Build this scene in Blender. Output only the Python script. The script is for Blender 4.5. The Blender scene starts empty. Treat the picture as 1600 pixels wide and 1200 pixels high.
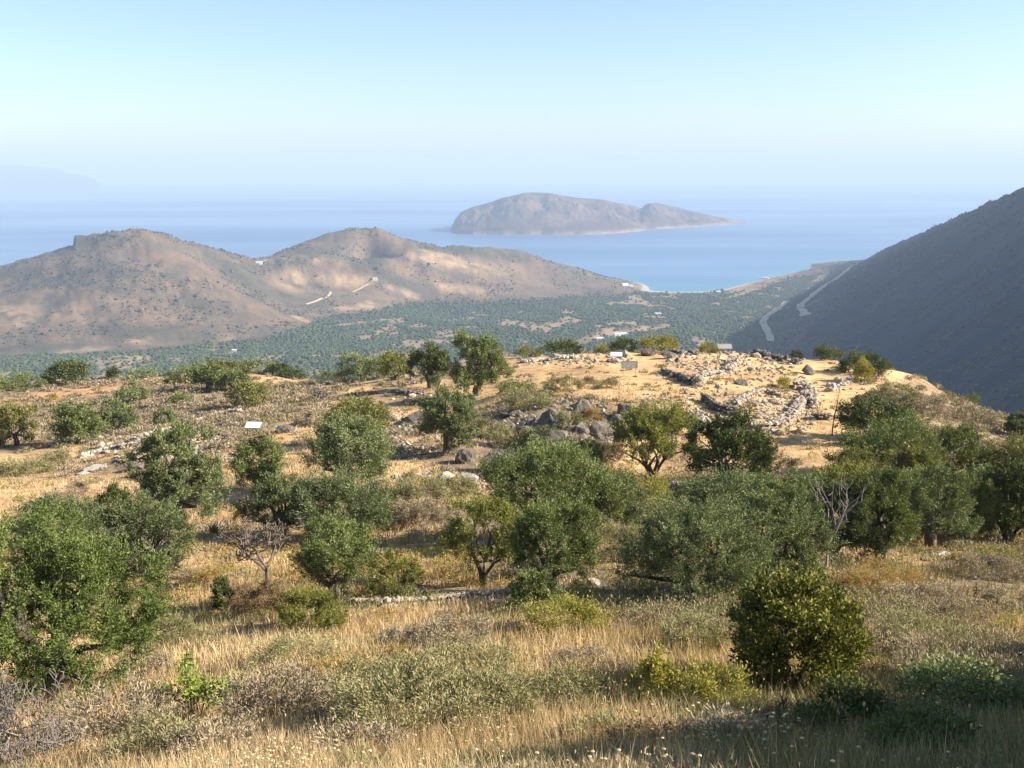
import bpy, bmesh, math
import numpy as np
from mathutils import Vector
C = bpy.context.scene
R = math.radians
# ------------------------------------------------------------------ camera, sky, sun, exposure
F_PX, PITCH = 1570.0, R(11.98)          # focal length in 1600-px units, downward tilt
cam = bpy.data.cameras.new('camera'); cam.sensor_width = 36.0
cam.lens = 36.0*F_PX/1600.0; cam.clip_start = 0.1; cam.clip_end = 200000
co = bpy.data.objects.new('camera', cam); C.collection.objects.link(co)
co.location = (0, 0, 0); co.rotation_euler = (R(90)-PITCH, 0, 0); C.camera = co
SUN_EL, SUN_AZ = R(28.5), R(95)          # azimuth clockwise from +Y (view direction)
sdir = Vector((math.sin(SUN_AZ)*math.cos(SUN_EL), math.cos(SUN_AZ)*math.cos(SUN_EL), math.sin(SUN_EL)))
w = bpy.data.worlds.new('World'); C.world = w; w.use_nodes = True
nt = w.node_tree; bg = nt.nodes['Background']
sk = nt.nodes.new('ShaderNodeTexSky'); sk.sky_type = 'NISHITA'; sk.sun_disc = False
sk.sun_elevation = SUN_EL; sk.sun_rotation = SUN_AZ; sk.altitude = 300
sk.air_density = 1.0; sk.dust_density = 0.9; sk.ozone_density = 2.6
nt.links.new(sk.outputs[0], bg.inputs[0]); bg.inputs[1].default_value = 0.080
sl = bpy.data.lights.new('sun', 'SUN'); sl.energy = 5.0; sl.angle = R(0.5); sl.color = (1.0, 0.92, 0.79)
so = bpy.data.objects.new('sun', sl); C.collection.objects.link(so)
so.rotation_euler = sdir.to_track_quat('Z', 'Y').to_euler()
vs = C.view_settings; vs.view_transform = 'Standard'; vs.look = 'None'; vs.gamma = 1; vs.exposure = 1.38
C.cycles.use_denoising = True; C.cycles.max_bounces = 5; C.cycles.diffuse_bounces = 1
C.cycles.transmission_bounces = 3; C.cycles.volume_bounces = 0; C.cycles.transparent_max_bounces = 4

# ------------------------------------------------------------------ numeric helpers
def hsh(ix, iy, s):
    h = (ix.astype(np.int64)*374761393 + iy.astype(np.int64)*668265263 + s*1274126177) & 0xffffffff
    h = ((h ^ (h >> 13))*1103515245) & 0xffffffff
    h = (h ^ (h >> 16)) & 0xffffff
    return h/float(0xffffff)
def vn(x, y, s=0):
    ix = np.floor(x); iy = np.floor(y); fx = x-ix; fy = y-iy
    fx = fx*fx*(3-2*fx); fy = fy*fy*(3-2*fy)
    a = hsh(ix, iy, s); b = hsh(ix+1, iy, s); c = hsh(ix, iy+1, s); d = hsh(ix+1, iy+1, s)
    return (a*(1-fx)+b*fx)*(1-fy)+(c*(1-fx)+d*fx)*fy
def fbm(x, y, s=0, o=4, g=0.5):
    t = 0; a = 1; n = 0
    for i in range(o):
        t = t+a*vn(x, y, s+i*17); n += a; a *= g; x, y = x*2.03+13.1, y*2.03-7.7
    return t/n*2-1
def sst(a, b, x):
    t = np.clip((x-a)/(b-a), 0, 1); return t*t*(3-2*t)
CP, SP = math.cos(PITCH), math.sin(PITCH)
def gtan(py): b = (py-600)/F_PX; return (SP+b*CP)/(CP-b*SP)
def P(px, py, Y):
    a = (px-800)/F_PX; b = (py-600)/F_PX; f = CP-b*SP
    return (a*Y/f, Y, -(SP+b*CP)*Y/f)
def Pz(px, py, z): return P(px, py, -z/gtan(py))
def proj(x, y, z):
    zc = np.maximum(y*CP-z*SP, 0.1); yc = -(y*SP+z*CP)
    return 800+F_PX*x/zc, 600+F_PX*yc/zc, zc
def tps_fit(pts, vals, lam=0):
    n = len(pts); d = np.linalg.norm(pts[:, None]-pts[None], axis=2)
    K = np.where(d > 0, d*d*np.log(d+1e-12), 0)+lam*np.eye(n)
    A = np.zeros((n+3, n+3)); A[:n, :n] = K; A[:n, n] = 1; A[:n, n+1:] = pts; A[n, :n] = 1; A[n+1:, :n] = pts.T
    return pts, np.linalg.solve(A, np.concatenate([vals, np.zeros(3)]))
def tps_eval(m, x, y):
    p, c = m; out = c[-3]+c[-2]*x+c[-1]*y
    for i in range(len(p)):
        d2 = (x-p[i, 0])**2+(y-p[i, 1])**2
        out = out+c[i]*0.5*d2*np.log(d2+1e-18)
    return out
# ------------------------------------------------------------------ terrain: near hillside
cols = {
 -200: [(1200, 9), (1000, 18), (850, 33), (750, 55), (650, 95), (615, 130)],
 100: [(1200, 8.5), (1100, 12), (1000, 17), (900, 25), (850, 31), (800, 40), (750, 53), (700, 70), (650, 95), (603, 132)],
 400: [(1200, 7), (1100, 10.5), (1000, 15), (920, 22), (850, 30), (780, 40), (700, 56), (650, 76), (600, 110), (582, 130)],
 700: [(1200, 6.5), (1100, 9.5), (1000, 14), (940, 19), (850, 28), (800, 34), (740, 45), (700, 54), (650, 68), (600, 86), (573, 108)],
 850: [(740, 46), (690, 54), (640, 62), (600, 75), (565, 96), (553, 106)],
 1000: [(1200, 6.2), (1100, 9.2), (1000, 13.5), (940, 18), (850, 27), (780, 38), (745, 46), (700, 53), (640, 61), (600, 76), (565, 93), (549, 104)],
 1150: [(745, 45), (700, 53), (660, 60), (620, 68), (575, 88), (550, 101)],
 1300: [(1200, 5.8), (1100, 9), (1000, 14), (930, 19), (870, 25), (800, 35), (740, 45), (690, 56), (650, 64), (610, 76), (575, 90), (562, 96)],
 1440: [(690, 58), (640, 70), (605, 82), (590, 90)],
 1600: [(1200, 5.5), (1100, 9), (1000, 14.5), (930, 20), (870, 28), (800, 38), (740, 50), (700, 65), (672, 82)],
 1800: [(1200, 5.5), (1000, 15), (870, 28), (740, 50), (700, 76)]}
pp, vv = [], []
for px, rows in cols.items():
    for py, Y in rows:
        pp.append((P(px, py, Y)[0]/Y*2, math.log(Y))); vv.append(gtan(py))
    py, Y = rows[-1]; st = 1.15 if px >= 1300 else 1.0
    for k, m in ((1.3, 1.34), (1.9, 1.75), (2.6, 2.0)):
        pp.append((P(px, py, Y)[0]/Y*2, math.log(Y*k))); vv.append(gtan(py)*m*st)
NEAR = tps_fit(np.array(pp), np.array(vv), 2e-4)
# valley, hills (far) control points
fc = []
for px, py, z in [(-150, 575, -252), (0, 572, -252), (200, 560, -256), (400, 562, -256), (600, 545, -260), (800, 540, -260), (1000, 530, -260), (1150, 530, -258),
                  (0, 548, -260), (120, 552, -260), (250, 545, -262), (330, 535, -264), (400, 528, -266), (460, 522, -268), (500, 492, -274), (580, 482, -278), (650, 468, -281), (750, 469, -283), (870, 463, -288),
                  (700, 505, -272), (900, 485, -284), (1050, 475, -291), (1150, 480, -286), (1250, 450, -286), (1180, 455, -293),
                  (960, 455, -295), (1000, 453, -299.2), (1060, 457, -299.5), (1120, 456, -299), (1200, 438, -294), (1270, 421, -291), (1345, 407, -287), (1310, 413, -290), (1240, 424, -309), (1190, 434, -309), (1300, 409, -309)]:
    fc.append(Pz(px, py, z))
for px, py, Y in [(-200, 450, 1850), (0, 428, 1950), (60, 405, 2050), (110, 392, 2100), (150, 388, 2100), (178, 380, 2100), (210, 363, 2100), (260, 373, 2110), (320, 390, 2130), (400, 412, 2160),
                  (200, 435, 1800), (100, 480, 1640), (300, 470, 1740), (380, 470, 1850), (0, 490, 1640), (430, 472, 1960), (20, 450, 1830), (240, 400, 1950),
                  (400, 409, 2350), (450, 393, 2450), (510, 370, 2500), (545, 364, 2500), (590, 372, 2500), (640, 383, 2520), (700, 387, 2600), (760, 386, 2650), (820, 394, 2700), (870, 408, 2780), (908, 429, 2880),
                  (572, 410, 2460), (560, 395, 2460), (612, 410, 2330), (630, 400, 2420), (520, 400, 2360), (480, 440, 2150), (540, 440, 2200), (750, 430, 2400), (680, 430, 2350), (850, 440, 2560), (960, 435, 2790), (990, 441, 2750)]:
    fc.append(P(px, py, Y))
for px, Y in [(-200, 2250), (0, 2350), (100, 2450), (210, 2450), (320, 2480), (400, 2700), (510, 2850), (600, 2850), (700, 2950), (800, 3000), (870, 3080)]:
    x = P(px, 400, Y)[0]; fc.append((x, Y, -325))
for a in [(300, 3050, -320), (420, 2850, -316), (600, 2850, -316), (800, 3100, -318), (1100, 3600, -325), (200, 3500, -340), (-800, 3000, -345), (0, 4200, -360), (1200, 4300, -360),
          (-600, 900, -246), (0, 850, -240), (500, 900, -232), (-900, 1300, -250), (-600, 400, -238), (0, 300, -235), (600, 300, -230), (1400, 2000, -250), (1500, 3000, -290), (-1300, 1700, -250), (-1500, 2400, -330)]:
    fc.append(a)
fc = np.array(fc)
FAR = tps_fit(fc[:, :2]/1000, fc[:, 2]/100, 1e-5)
RY = np.array([-400, 0, 400, 700, 1100, 1500, 1900, 2300, 2600, 3000, 3600])
RX = np.array([640, 630, 620, 622, 690, 764, 847, 879, 912, 950, 1020])
RZ = np.array([80, 70, 60, 20, -8, -17, -76, -159, -224, -275, -330])
def H(x, y):
    x = np.asarray(x, float); y = np.asarray(y, float)
    r = np.hypot(x, y)
    Ye = np.clip(y, 5, 260)
    u = np.clip(x/Ye, -0.72, 0.68)
    n = -Ye*tps_eval(NEAR, u*2, np.log(Ye))
    n = n-0.36*np.maximum(y-260, 0)+0.5*np.maximum(5-y, 0)*(1-0.5*sst(0, 60, 5-y))
    ex = np.maximum(np.abs(x)-0.7*Ye, 0)
    n = n+np.where(x > 0, np.where(y < 30, 0.12, -0.45), -0.10)*ex
    n = n+fbm(x/2.2, y/2.2, 3, 3)*0.10*sst(3, 14, r)+fbm(x/9, y/9, 5, 3)*0.38*sst(12, 45, r)
    # terraces and broken ground of the rocky knoll face
    kx, ky, _ = proj(x, y, n)
    face = np.exp(-((kx-960)/190)**2-((ky-680)/42)**2)*(y > 30)*(y < 90)
    n = n+face*(fbm(x/2.6, y/2.6, 9, 4)*1.5)
    f = tps_eval(FAR, x/1000, y/1000)*100
    f = np.maximum(f, -420)
    hill = sst(-285, -225, f)*sst(900, 1500, y)
    f = f+hill*(fbm(x/260, y/260, 21, 6, 0.58)*17+(np.abs(fbm(x/150+y/400+3, y/220, 25, 5, 0.6))-0.25)*-17)+fbm(x/60, y/60, 31, 3)*1.2*sst(-299, -290, f)
    # rocky tooth on the crest of the western hill
    cpx = 800+F_PX*x/np.maximum(y, 1)*1.0
    f = f+25*sst(119, 122, cpx)*(1-sst(150, 200, cpx)*0.999)*np.exp(-((y-2110)/70)**2)*(y > 1500)
    rx = np.interp(y, RY, RX); rz = np.interp(y, RY, RZ)
    m = rz-0.68*np.maximum(rx-x, 0)+0.03*np.maximum(x-rx, 0)*sst(700, 400, y)-0.06*np.maximum(x-rx, 0)*sst(900, 1400, y)
    m = m+(fbm(x/180, y/90, 41, 5)*12-np.abs(fbm(x/300, y/130, 44, 4))*22+6)*sst(1800, 700, y)*sst(0, 120, rx-x)+fbm(x/35, y/35, 49, 4)*5*sst(1400, 1600, y)+fbm(x/60, y/60, 47, 3)*3.0*sst(-290, -250, m)
    far = np.where(m > f, m, f)
    d = np.abs(m-f); far = far+np.where(d < 20, (20-d)**2/80, 0)
    d = np.abs(n-far)
    return np.maximum(n, far)+np.where(d < 12, (12-d)**2/48, 0)
def place(px, py, y0=3.2, y1=4000):
    if y0 < 100:                        # things of the hillside: a base just over the crest is set down on the crest
        while py < 640 and place_raw(px, py, y0, y1)[0][1] > 150: py += 1.5
        return place_raw(px, py, y0, y1)
    return place_raw(px, py, y0, y1)
def place_raw(px, py, y0, y1):
    Y = np.geomspace(y0, y1, 1500); b = P(px, py, 1.0)
    g = H(b[0]*Y, Y); i = int(np.argmax(b[2]*Y < g))
    lo, hi = Y[max(i-1, 0)], Y[i]
    for _ in range(12):
        mid = (lo+hi)/2
        if b[2]*mid < float(H(b[0]*mid, mid)): hi = mid
        else: lo = mid
    Yh = hi; x, y, z = b[0]*Yh, Yh, float(H(b[0]*Yh, Yh))
    return np.array([x, y, z]), y*CP-z*SP
# ------------------------------------------------------------------ mesh + object helpers
def mk(name, V, F, mat, parent=None, tint=None, col=None, smooth=False, loc=None):
    V = np.ascontiguousarray(V, dtype=np.float32); F = np.ascontiguousarray(F, dtype=np.int32)
    me = bpy.data.meshes.new(name); k = F.shape[1]; n = len(F)
    me.vertices.add(len(V)); me.vertices.foreach_set('co', V.ravel())
    me.loops.add(n*k); me.loops.foreach_set('vertex_index', F.ravel())
    me.polygons.add(n); me.polygons.foreach_set('loop_start', np.arange(0, n*k, k, dtype=np.int32))
    me.polygons.foreach_set('use_smooth', np.full(n, smooth))
    me.update(calc_edges=True)
    if tint is not None:
        a = me.attributes.new('tint', 'FLOAT', 'POINT'); a.data.foreach_set('value', np.ascontiguousarray(tint, dtype=np.float32))
    if col is not None:
        a = me.attributes.new('Col', 'FLOAT_COLOR', 'POINT')
        c4 = np.ones((len(V), 4), np.float32); c4[:, :3] = col; a.data.foreach_set('color', c4.ravel())
    me.materials.append(mat)
    o = bpy.data.objects.new(name, me); C.collection.objects.link(o)
    if parent: o.parent = parent
    if loc is not None: o.location = loc
    return o
def tag(o, label=None, cat=None, group=None, kind=None):
    if label: o['label'] = label
    if cat: o['category'] = cat
    if group: o['group'] = group
    if kind: o['kind'] = kind
    return o
def empty(name, loc, label, cat, group=None):
    o = bpy.data.objects.new(name, None); C.collection.objects.link(o); o.location = loc; o.empty_display_size = 0.3
    return tag(o, label, cat, group)
# ------------------------------------------------------------------ materials
def mat(name):
    m = bpy.data.materials.new(name); m.use_nodes = True; t = m.node_tree
    return m, t, t.nodes['Principled BSDF']
def noise(t, scale, detail=4, rough=0.6, coord='Object', stretch=None):
    tc = t.nodes.new('ShaderNodeTexCoord'); n = t.nodes.new('ShaderNodeTexNoise')
    n.inputs['Scale'].default_value = scale; n.inputs['Detail'].default_value = detail; n.inputs['Roughness'].default_value = rough
    if stretch:
        mp = t.nodes.new('ShaderNodeMapping'); mp.inputs['Scale'].default_value = stretch
        t.links.new(tc.outputs[coord], mp.inputs[0]); t.links.new(mp.outputs[0], n.inputs['Vector'])
    else: t.links.new(tc.outputs[coord], n.inputs['Vector'])
    return n.outputs['Fac']
def ramp(t, fac, stops):
    r = t.nodes.new('ShaderNodeValToRGB'); e = r.color_ramp.elements
    while len(e) < len(stops): e.new(0.5)
    for i, (p, c) in enumerate(stops):
        e[i].position = p; e[i].color = (c[0], c[1], c[2], 1)
    t.links.new(fac, r.inputs[0]); return r.outputs[0]
def mul(t, a, b, mode='MULTIPLY', fac=1.0):
    m = t.nodes.new('ShaderNodeMix'); m.data_type = 'RGBA'; m.blend_type = mode; m.inputs[0].default_value = fac
    for s, v in ((6, a), (7, b)):
        if isinstance(v, tuple): m.inputs[s].default_value = (*v, 1)
        else: t.links.new(v, m.inputs[s])
    return m.outputs[2]
def bump(t, b, h, strength, dist):
    n = t.nodes.new('ShaderNodeBump'); n.inputs['Strength'].default_value = strength; n.inputs['Distance'].default_value = dist
    t.links.new(h, n.inputs['Height']); t.links.new(n.outputs[0], b.inputs['Normal'])
def leafmat(name, dark, light, trans=0.16, rough=0.6, spec=0.10):
    m, t, b = mat(name)
    a = t.nodes.new('ShaderNodeAttribute'); a.attribute_name = 'tint'
    c = ramp(t, a.outputs['Fac'], [(0.0, dark), (1.0, light)])
    t.links.new(c, b.inputs['Base Color']); b.inputs['Roughness'].default_value = rough
    b.inputs['Specular IOR Level'].default_value = spec
    if trans:
        tr = t.nodes.new('ShaderNodeBsdfTranslucent'); t.links.new(mul(t, c, (1.1, 1.15, 0.6)), tr.inputs[0])
        mx = t.nodes.new('ShaderNodeMixShader'); mx.inputs[0].default_value = trans
        t.links.new(b.outputs[0], mx.inputs[1]); t.links.new(tr.outputs[0], mx.inputs[2])
        t.links.new(mx.outputs[0], t.nodes['Material Output'].inputs[0])
    return m
M = {}
M['olive'] = leafmat('olive_leaves', (0.034, 0.050, 0.014), (0.245, 0.275, 0.095))
M['olive_yellow'] = leafmat('olive_leaves_warm', (0.048, 0.054, 0.014), (0.300, 0.285, 0.095))
M['olive_silver'] = leafmat('olive_leaves_silver', (0.038, 0.052, 0.019), (0.280, 0.310, 0.135))
M['olive_green'] = leafmat('olive_leaves_green', (0.032, 0.052, 0.012), (0.200, 0.245, 0.070))
M['almond'] = leafmat('almond_leaves', (0.105, 0.115, 0.028), (0.300, 0.290, 0.085), 0.3)
M['dark'] = leafmat('evergreen_leaves', (0.032, 0.048, 0.016), (0.140, 0.160, 0.050), 0.18)
M['lentisk'] = leafmat('lentisk_leaves', (0.014, 0.022, 0.006), (0.270, 0.260, 0.050), 0.12)
M['grey'] = leafmat('grey_scrub', (0.165, 0.130, 0.083), (0.440, 0.350, 0.230), 0.1, 0.8, 0.1)
M['sage'] = leafmat('sage_scrub', (0.120, 0.110, 0.045), (0.380, 0.340, 0.170), 0.15, 0.8, 0.1)
M['gold'] = leafmat('golden_scrub', (0.230, 0.150, 0.045), (0.520, 0.360, 0.140), 0.2, 0.8, 0.1)
M['yellow'] = leafmat('yellow_green_scrub', (0.150, 0.140, 0.030), (0.400, 0.350, 0.080), 0.25, 0.7, 0.2)
M['brown'] = leafmat('brown_scrub', (0.100, 0.065, 0.035), (0.270, 0.185, 0.100), 0.1, 0.8, 0.1)
M['bright'] = leafmat('fresh_green_leaves', (0.160, 0.210, 0.040), (0.400, 0.450, 0.110), 0.35)
M['straw'] = leafmat('dry_straw', (0.420, 0.295, 0.160), (0.720, 0.540, 0.330), 0.25, 0.8, 0.1)
M['flower'] = leafmat('dry_flower_heads', (0.40, 0.30, 0.15), (0.74, 0.60, 0.36), 0.2, 0.8, 0.1)
M['hillbush'] = leafmat('distant_scrub', (0.034, 0.040, 0.028), (0.100, 0.096, 0.060), 0)
M['farbush'] = leafmat('distant_foliage', (0.034, 0.048, 0.022), (0.080, 0.100, 0.044), 0)
def barkmat(name, a, b_):
    m, t, b = mat(name); n = noise(t, 6, 5, 0.7, stretch=(1, 1, 0.25))
    t.links.new(ramp(t, n, [(0.3, a), (0.7, b_)]), b.inputs['Base Color']); b.inputs['Roughness'].default_value = 0.9
    bump(t, b, n, 0.6, 0.03); return m
M['bark'] = barkmat('bark', (0.05, 0.038, 0.028), (0.14, 0.11, 0.085))
M['deadwood'] = barkmat('bleached_wood', (0.12, 0.10, 0.085), (0.30, 0.26, 0.22))
M['deadbrown'] = barkmat('dry_twigs', (0.06, 0.045, 0.035), (0.19, 0.145, 0.11))
def stonemat(name, a, b_, c_):
    m, t, b = mat(name); n = noise(t, 3.5, 8, 0.7); n2 = noise(t, 19, 4, 0.7)
    col = ramp(t, n, [(0.30, a), (0.52, b_), (0.72, c_)])
    at = t.nodes.new('ShaderNodeAttribute'); at.attribute_name = 'tint'
    k = ramp(t, at.outputs['Fac'], [(0, (0.62, 0.60, 0.58)), (1, (1.15, 1.1, 1.02))])
    t.links.new(mul(t, mul(t, col, k), ramp(t, n2, [(0.3, (0.7, 0.7, 0.7)), (0.6, (1, 1, 1))])), b.inputs['Base Color'])
    b.inputs['Roughness'].default_value = 0.92; bump(t, b, n2, 0.8, 0.05); return m
M['stone'] = stonemat('limestone', (0.24, 0.20, 0.16), (0.46, 0.39, 0.30), (0.62, 0.54, 0.42))
M['pale'] = stonemat('pale_limestone', (0.36, 0.33, 0.28), (0.52, 0.47, 0.40), (0.68, 0.62, 0.53))
M['rock'] = stonemat('grey_rock', (0.07, 0.066, 0.058), (0.18, 0.160, 0.135), (0.33, 0.29, 0.235))
# ground: albedo classes are stored per vertex; fine grain comes from noise
m, t, b = mat('hillside_ground'); M['ground'] = m
at = t.nodes.new('ShaderNodeAttribute'); at.attribute_name = 'Col'
n1 = noise(t, 0.9, 8, 0.72); n2 = noise(t, 7.0, 6, 0.75); n3 = noise(t, 0.035, 6, 0.65); n4 = noise(t, 0.11, 9, 0.8)
c = mul(t, at.outputs['Color'], ramp(t, n1, [(0.34, (0.50, 0.46, 0.40)), (0.5, (0.94, 0.94, 0.94)), (0.72, (1.18, 1.15, 1.1))]))
c = mul(t, c, ramp(t, n2, [(0.32, (0.66, 0.62, 0.56)), (0.55, (1.05, 1.05, 1.05))]))
c = mul(t, c, ramp(t, n3, [(0.30, (0.80, 0.80, 0.82)), (0.7, (1.15, 1.12, 1.08))]))
c = mul(t, c, ramp(t, n4, [(0.36, (0.66, 0.64, 0.62)), (0.5, (1, 1, 1)), (0.66, (1.22, 1.2, 1.16))]))
t.links.new(c, b.inputs['Base Color']); b.inputs['Roughness'].default_value = 0.95; b.inputs['Specular IOR Level'].default_value = 0.1
bump(t, b, n2, 0.7, 0.08)
m, t, b = mat('sea_water'); M['sea'] = m
n1 = noise(t, 0.0007, 5, 0.55, stretch=(0.35, 1.6, 1)); n2 = noise(t, 0.05, 4, 0.6, stretch=(0.6, 1.3, 1))
at = t.nodes.new('ShaderNodeAttribute'); at.attribute_name = 'Col'
t.links.new(mul(t, at.outputs['Color'], ramp(t, n1, [(0.35, (0.72, 0.80, 0.86)), (0.62, (1.2, 1.15, 1.1))])), b.inputs['Base Color'])
rr = ramp(t, n1, [(0.35, (0.42, 0.42, 0.42)), (0.6, (0.30, 0.30, 0.30))]); t.links.new(rr, b.inputs['Roughness'])
b.inputs['IOR'].default_value = 1.33; bump(t, b, n2, 0.35, 1.2)
m, t, b = mat('dirt_road'); M['road'] = m
t.links.new(ramp(t, noise(t, 0.12, 6, 0.7), [(0.3, (0.40, 0.29, 0.18)), (0.7, (0.60, 0.46, 0.30))]), b.inputs['Base Color']); b.inputs['Roughness'].default_value = 0.95
def plain(name, c0, rough=0.6, var=0.12, sc=4):
    m, t, b = mat(name); n = noise(t, sc, 4, 0.6)
    t.links.new(ramp(t, n, [(0.3, tuple(x*(1-var) for x in c0)), (0.7, tuple(min(1, x*(1+var)) for x in c0))]), b.inputs['Base Color'])
    b.inputs['Roughness'].default_value = rough; return m
M['white'] = plain('white_panel', (0.86, 0.86, 0.84), 0.4, 0.03)
M['metal'] = plain('grey_metal', (0.22, 0.22, 0.21), 0.5)
M['panelgrey'] = plain('weathered_panel', (0.30, 0.30, 0.28), 0.6, 0.25, 9)
M['plaster'] = plain('white_plaster', (0.78, 0.76, 0.72), 0.8, 0.05, 0.5)
M['roof'] = plain('roof_tile', (0.42, 0.22, 0.14), 0.8, 0.1, 0.5)
M['opening'] = plain('dark_opening', (0.05, 0.05, 0.06), 0.5)
# ------------------------------------------------------------------ terrain sheet
fine = np.radians(np.arange(-31.5, 31.51, 0.078))
left = np.radians(np.concatenate([[-180, -150, -120, -100, -85, -72, -62, -54, -48, -43], np.arange(-40, -31.6, 1.0)]))
ang = np.concatenate([left, fine, -left[::-1]])
rr_ = np.concatenate([[0.3, 0.8, 1.4, 2.0], np.exp(np.arange(math.log(2.5), math.log(4600), 0.0088))])
A, RRR = np.meshgrid(ang, rr_)
X = RRR*np.sin(A); Yg = RRR*np.cos(A)
Z = H(X.ravel(), Yg.ravel()).reshape(X.shape)
nr, na = X.shape
idx = np.arange(nr*na).reshape(nr, na)
quad = np.stack([idx[:-1, :-1], idx[:-1, 1:], idx[1:, 1:], idx[1:, :-1]], -1).reshape(-1, 4)
xf, yf, zf = X.ravel(), Yg.ravel(), Z.ravel()
def ell(px, py, cx, cy, rx, ry, ang_=0.0, edge=0.35):
    c_, s_ = math.cos(ang_), math.sin(ang_); dx, dy = px-cx, py-cy
    u = (dx*c_+dy*s_)/rx; v = (-dx*s_+dy*c_)/ry
    return 1-sst(1-edge, 1+edge, np.hypot(u, v))
def L3(a, b_, m_): return a*(1-m_[:, None])+np.array(b_)[None]*m_[:, None]
PX, PY, _zc = proj(xf, yf, zf)
rad = np.hypot(xf, yf)
N = len(xf)
STRAW, SCRUB, SOIL = (0.66, 0.435, 0.22), (0.27, 0.205, 0.135), (0.58, 0.34, 0.18)
# near albedo
def straw_mask(px, py, x, y):
    s = sst(-0.05, 0.28, fbm(x/7, y/7, 61, 4)+0.08)
    s = np.maximum(s, ell(px, py, 90, 790, 260, 55)); s = np.maximum(s, ell(px, py, 1080, 590, 330, 62))
    s = np.maximum(s, ell(px, py, 1250, 670, 90, 70)); s = np.maximum(s, ell(px, py, 1425, 598, 60, 24, 0.45))
    s = np.maximum(s, ell(px, py, 640, 745, 45, 30)); s = np.maximum(s, ell(px, py, 460, 640, 170, 28)*0.8)
    s = np.maximum(s, ell(px, py, 620, 870, 150, 45)*0.9); s = np.maximum(s, ell(px, py, 330, 900, 120, 45)*0.9)
    s = np.maximum(s, ell(px, py, 420, 985, 250, 25)*0.8)
    for q in ((1400, 905, 80, 12), (1540, 978, 80, 10), (1440, 1008, 90, 10), (1350, 950, 60, 10), (1560, 930, 60, 8)): s = np.maximum(s, ell(px, py, *q)*0.9)
    s = s*(1-0.75*ell(px, py, 870, 668, 130, 50, 0, 0.3))
    s = s*(1-0.85*ell(px, py, 190, 635, 300, 42, 0, 0.2)); s = s*(1-0.8*ell(px, py, 1500, 650, 110, 60, 0.4, 0.2))
    return s
sm = straw_mask(PX, PY, xf, yf)
col = np.tile(np.array(SCRUB), (N, 1)); col = L3(col, STRAW, sm)
col = L3(col, SOIL, 0.6*sst(0.15, 0.45, fbm(xf/4.5, yf/4.5, 66, 4))*(rad < 60))
col = L3(col, SOIL, ell(PX, PY, 110, 615, 150, 9, -0.14)*(rad < 300))
col = L3(col, (0.42, 0.30, 0.165), sst(18, 8, rad)*0.6)
col = L3(col, (0.13, 0.105, 0.06), ell(PX, PY, 1480, 1180, 420, 140, -0.25)*(rad < 30)*0.8)  # lower right corner: ground colour darkened to deepen the shade there
# far albedo
fm = sst(350, 600, yf)
hillm = (zf > -283).astype(float)
base = np.tile(np.array((0.180, 0.130, 0.084)), (N, 1))
base = L3(base, (0.225, 0.155, 0.100), sst(-0.02, 0.3, fbm(xf/80, yf/80, 71, 7, 0.75))*0.75)
base = L3(base, (0.115, 0.105, 0.080), sst(-0.1, 0.25, fbm(xf/70, yf/70, 73, 6, 0.7))*0.75)
base = L3(base, (0.105, 0.095, 0.075), sst(0.0, 0.2, fbm(xf/22, yf/22, 75, 4, 0.7))*0.5)
# valley olive groves
hA = tps_eval(FAR, xf/1000, yf/1000)*100
def grove_mask(px, py):
    xs = np.array([-400, 0, 120, 210, 260, 330, 400, 470, 520, 580, 650, 760, 860, 960, 1000, 1110, 1160, 1200, 1250, 1300, 1360, 1700])
    top = np.array([560, 556, 556, 549, 542, 534, 530, 512, 492, 486, 470, 470, 466, 462, 456, 460, 452, 446, 434, 424, 412, 400])
    rt = np.interp(py, [400, 440, 480, 540, 600], [1345, 1300, 1260, 1215, 1190])
    return sst(-3, 5, py-np.interp(px, xs, top))*(1-sst(0, 22, px-rt))
gm = grove_mask(PX, PY)
base = L3(base, (0.068, 0.082, 0.042), gm*0.97)
base = L3(base, (0.34, 0.25, 0.155), gm*sst(0.24, 0.40, fbm(xf/55, yf/150, 81, 4))*0.9)
FIELDS = [(34, 488, 28, 14, 0.05), (20, 508, 25, 6, 0.1), (535, 438, 42, 9, 0.05), (575, 436, 20, 5, 0.1), (560, 480, 40, 4, -0.05), (572, 475, 12, 4, 0), (225, 532, 30, 5, -0.05), (120, 548, 45, 4, -0.1), (25, 555, 40, 3, 0),
          (455, 440, 38, 16, 0.3), (490, 405, 50, 5, 0.1), (700, 408, 75, 11, 0.2), (720, 452, 50, 7, 0.1), (630, 456, 26, 6, 0.35), (350, 528, 16, 5, 0), (1000, 446, 22, 4, 0.1), (990, 517, 70, 7, -0.12), (925, 530, 40, 6, -0.3), (470, 498, 14, 3, 0.3),
          (1195, 440, 70, 5, -0.3), (1285, 433, 22, 4, -0.5), (350, 561, 34, 3, 0.05), (560, 505, 60, 2.5, -0.12), (640, 525, 50, 2.5, -0.1), (735, 512, 20, 3, 0), (1170, 415+40, 40, 3, -0.3), (1160, 512, 14, 2, 0), (1165, 443, 30, 5, -0.3)]
for i, (cx, cy, rx, ry, an) in enumerate(FIELDS):
    base = L3(base, (0.44, 0.31, 0.18), ell(PX, PY, cx, cy, rx, ry, an, 0.45)*0.8*fm*(0.25+0.75*sst(-0.3, 0.2, fbm(xf/25, yf/25, 90+i, 3))))
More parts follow.
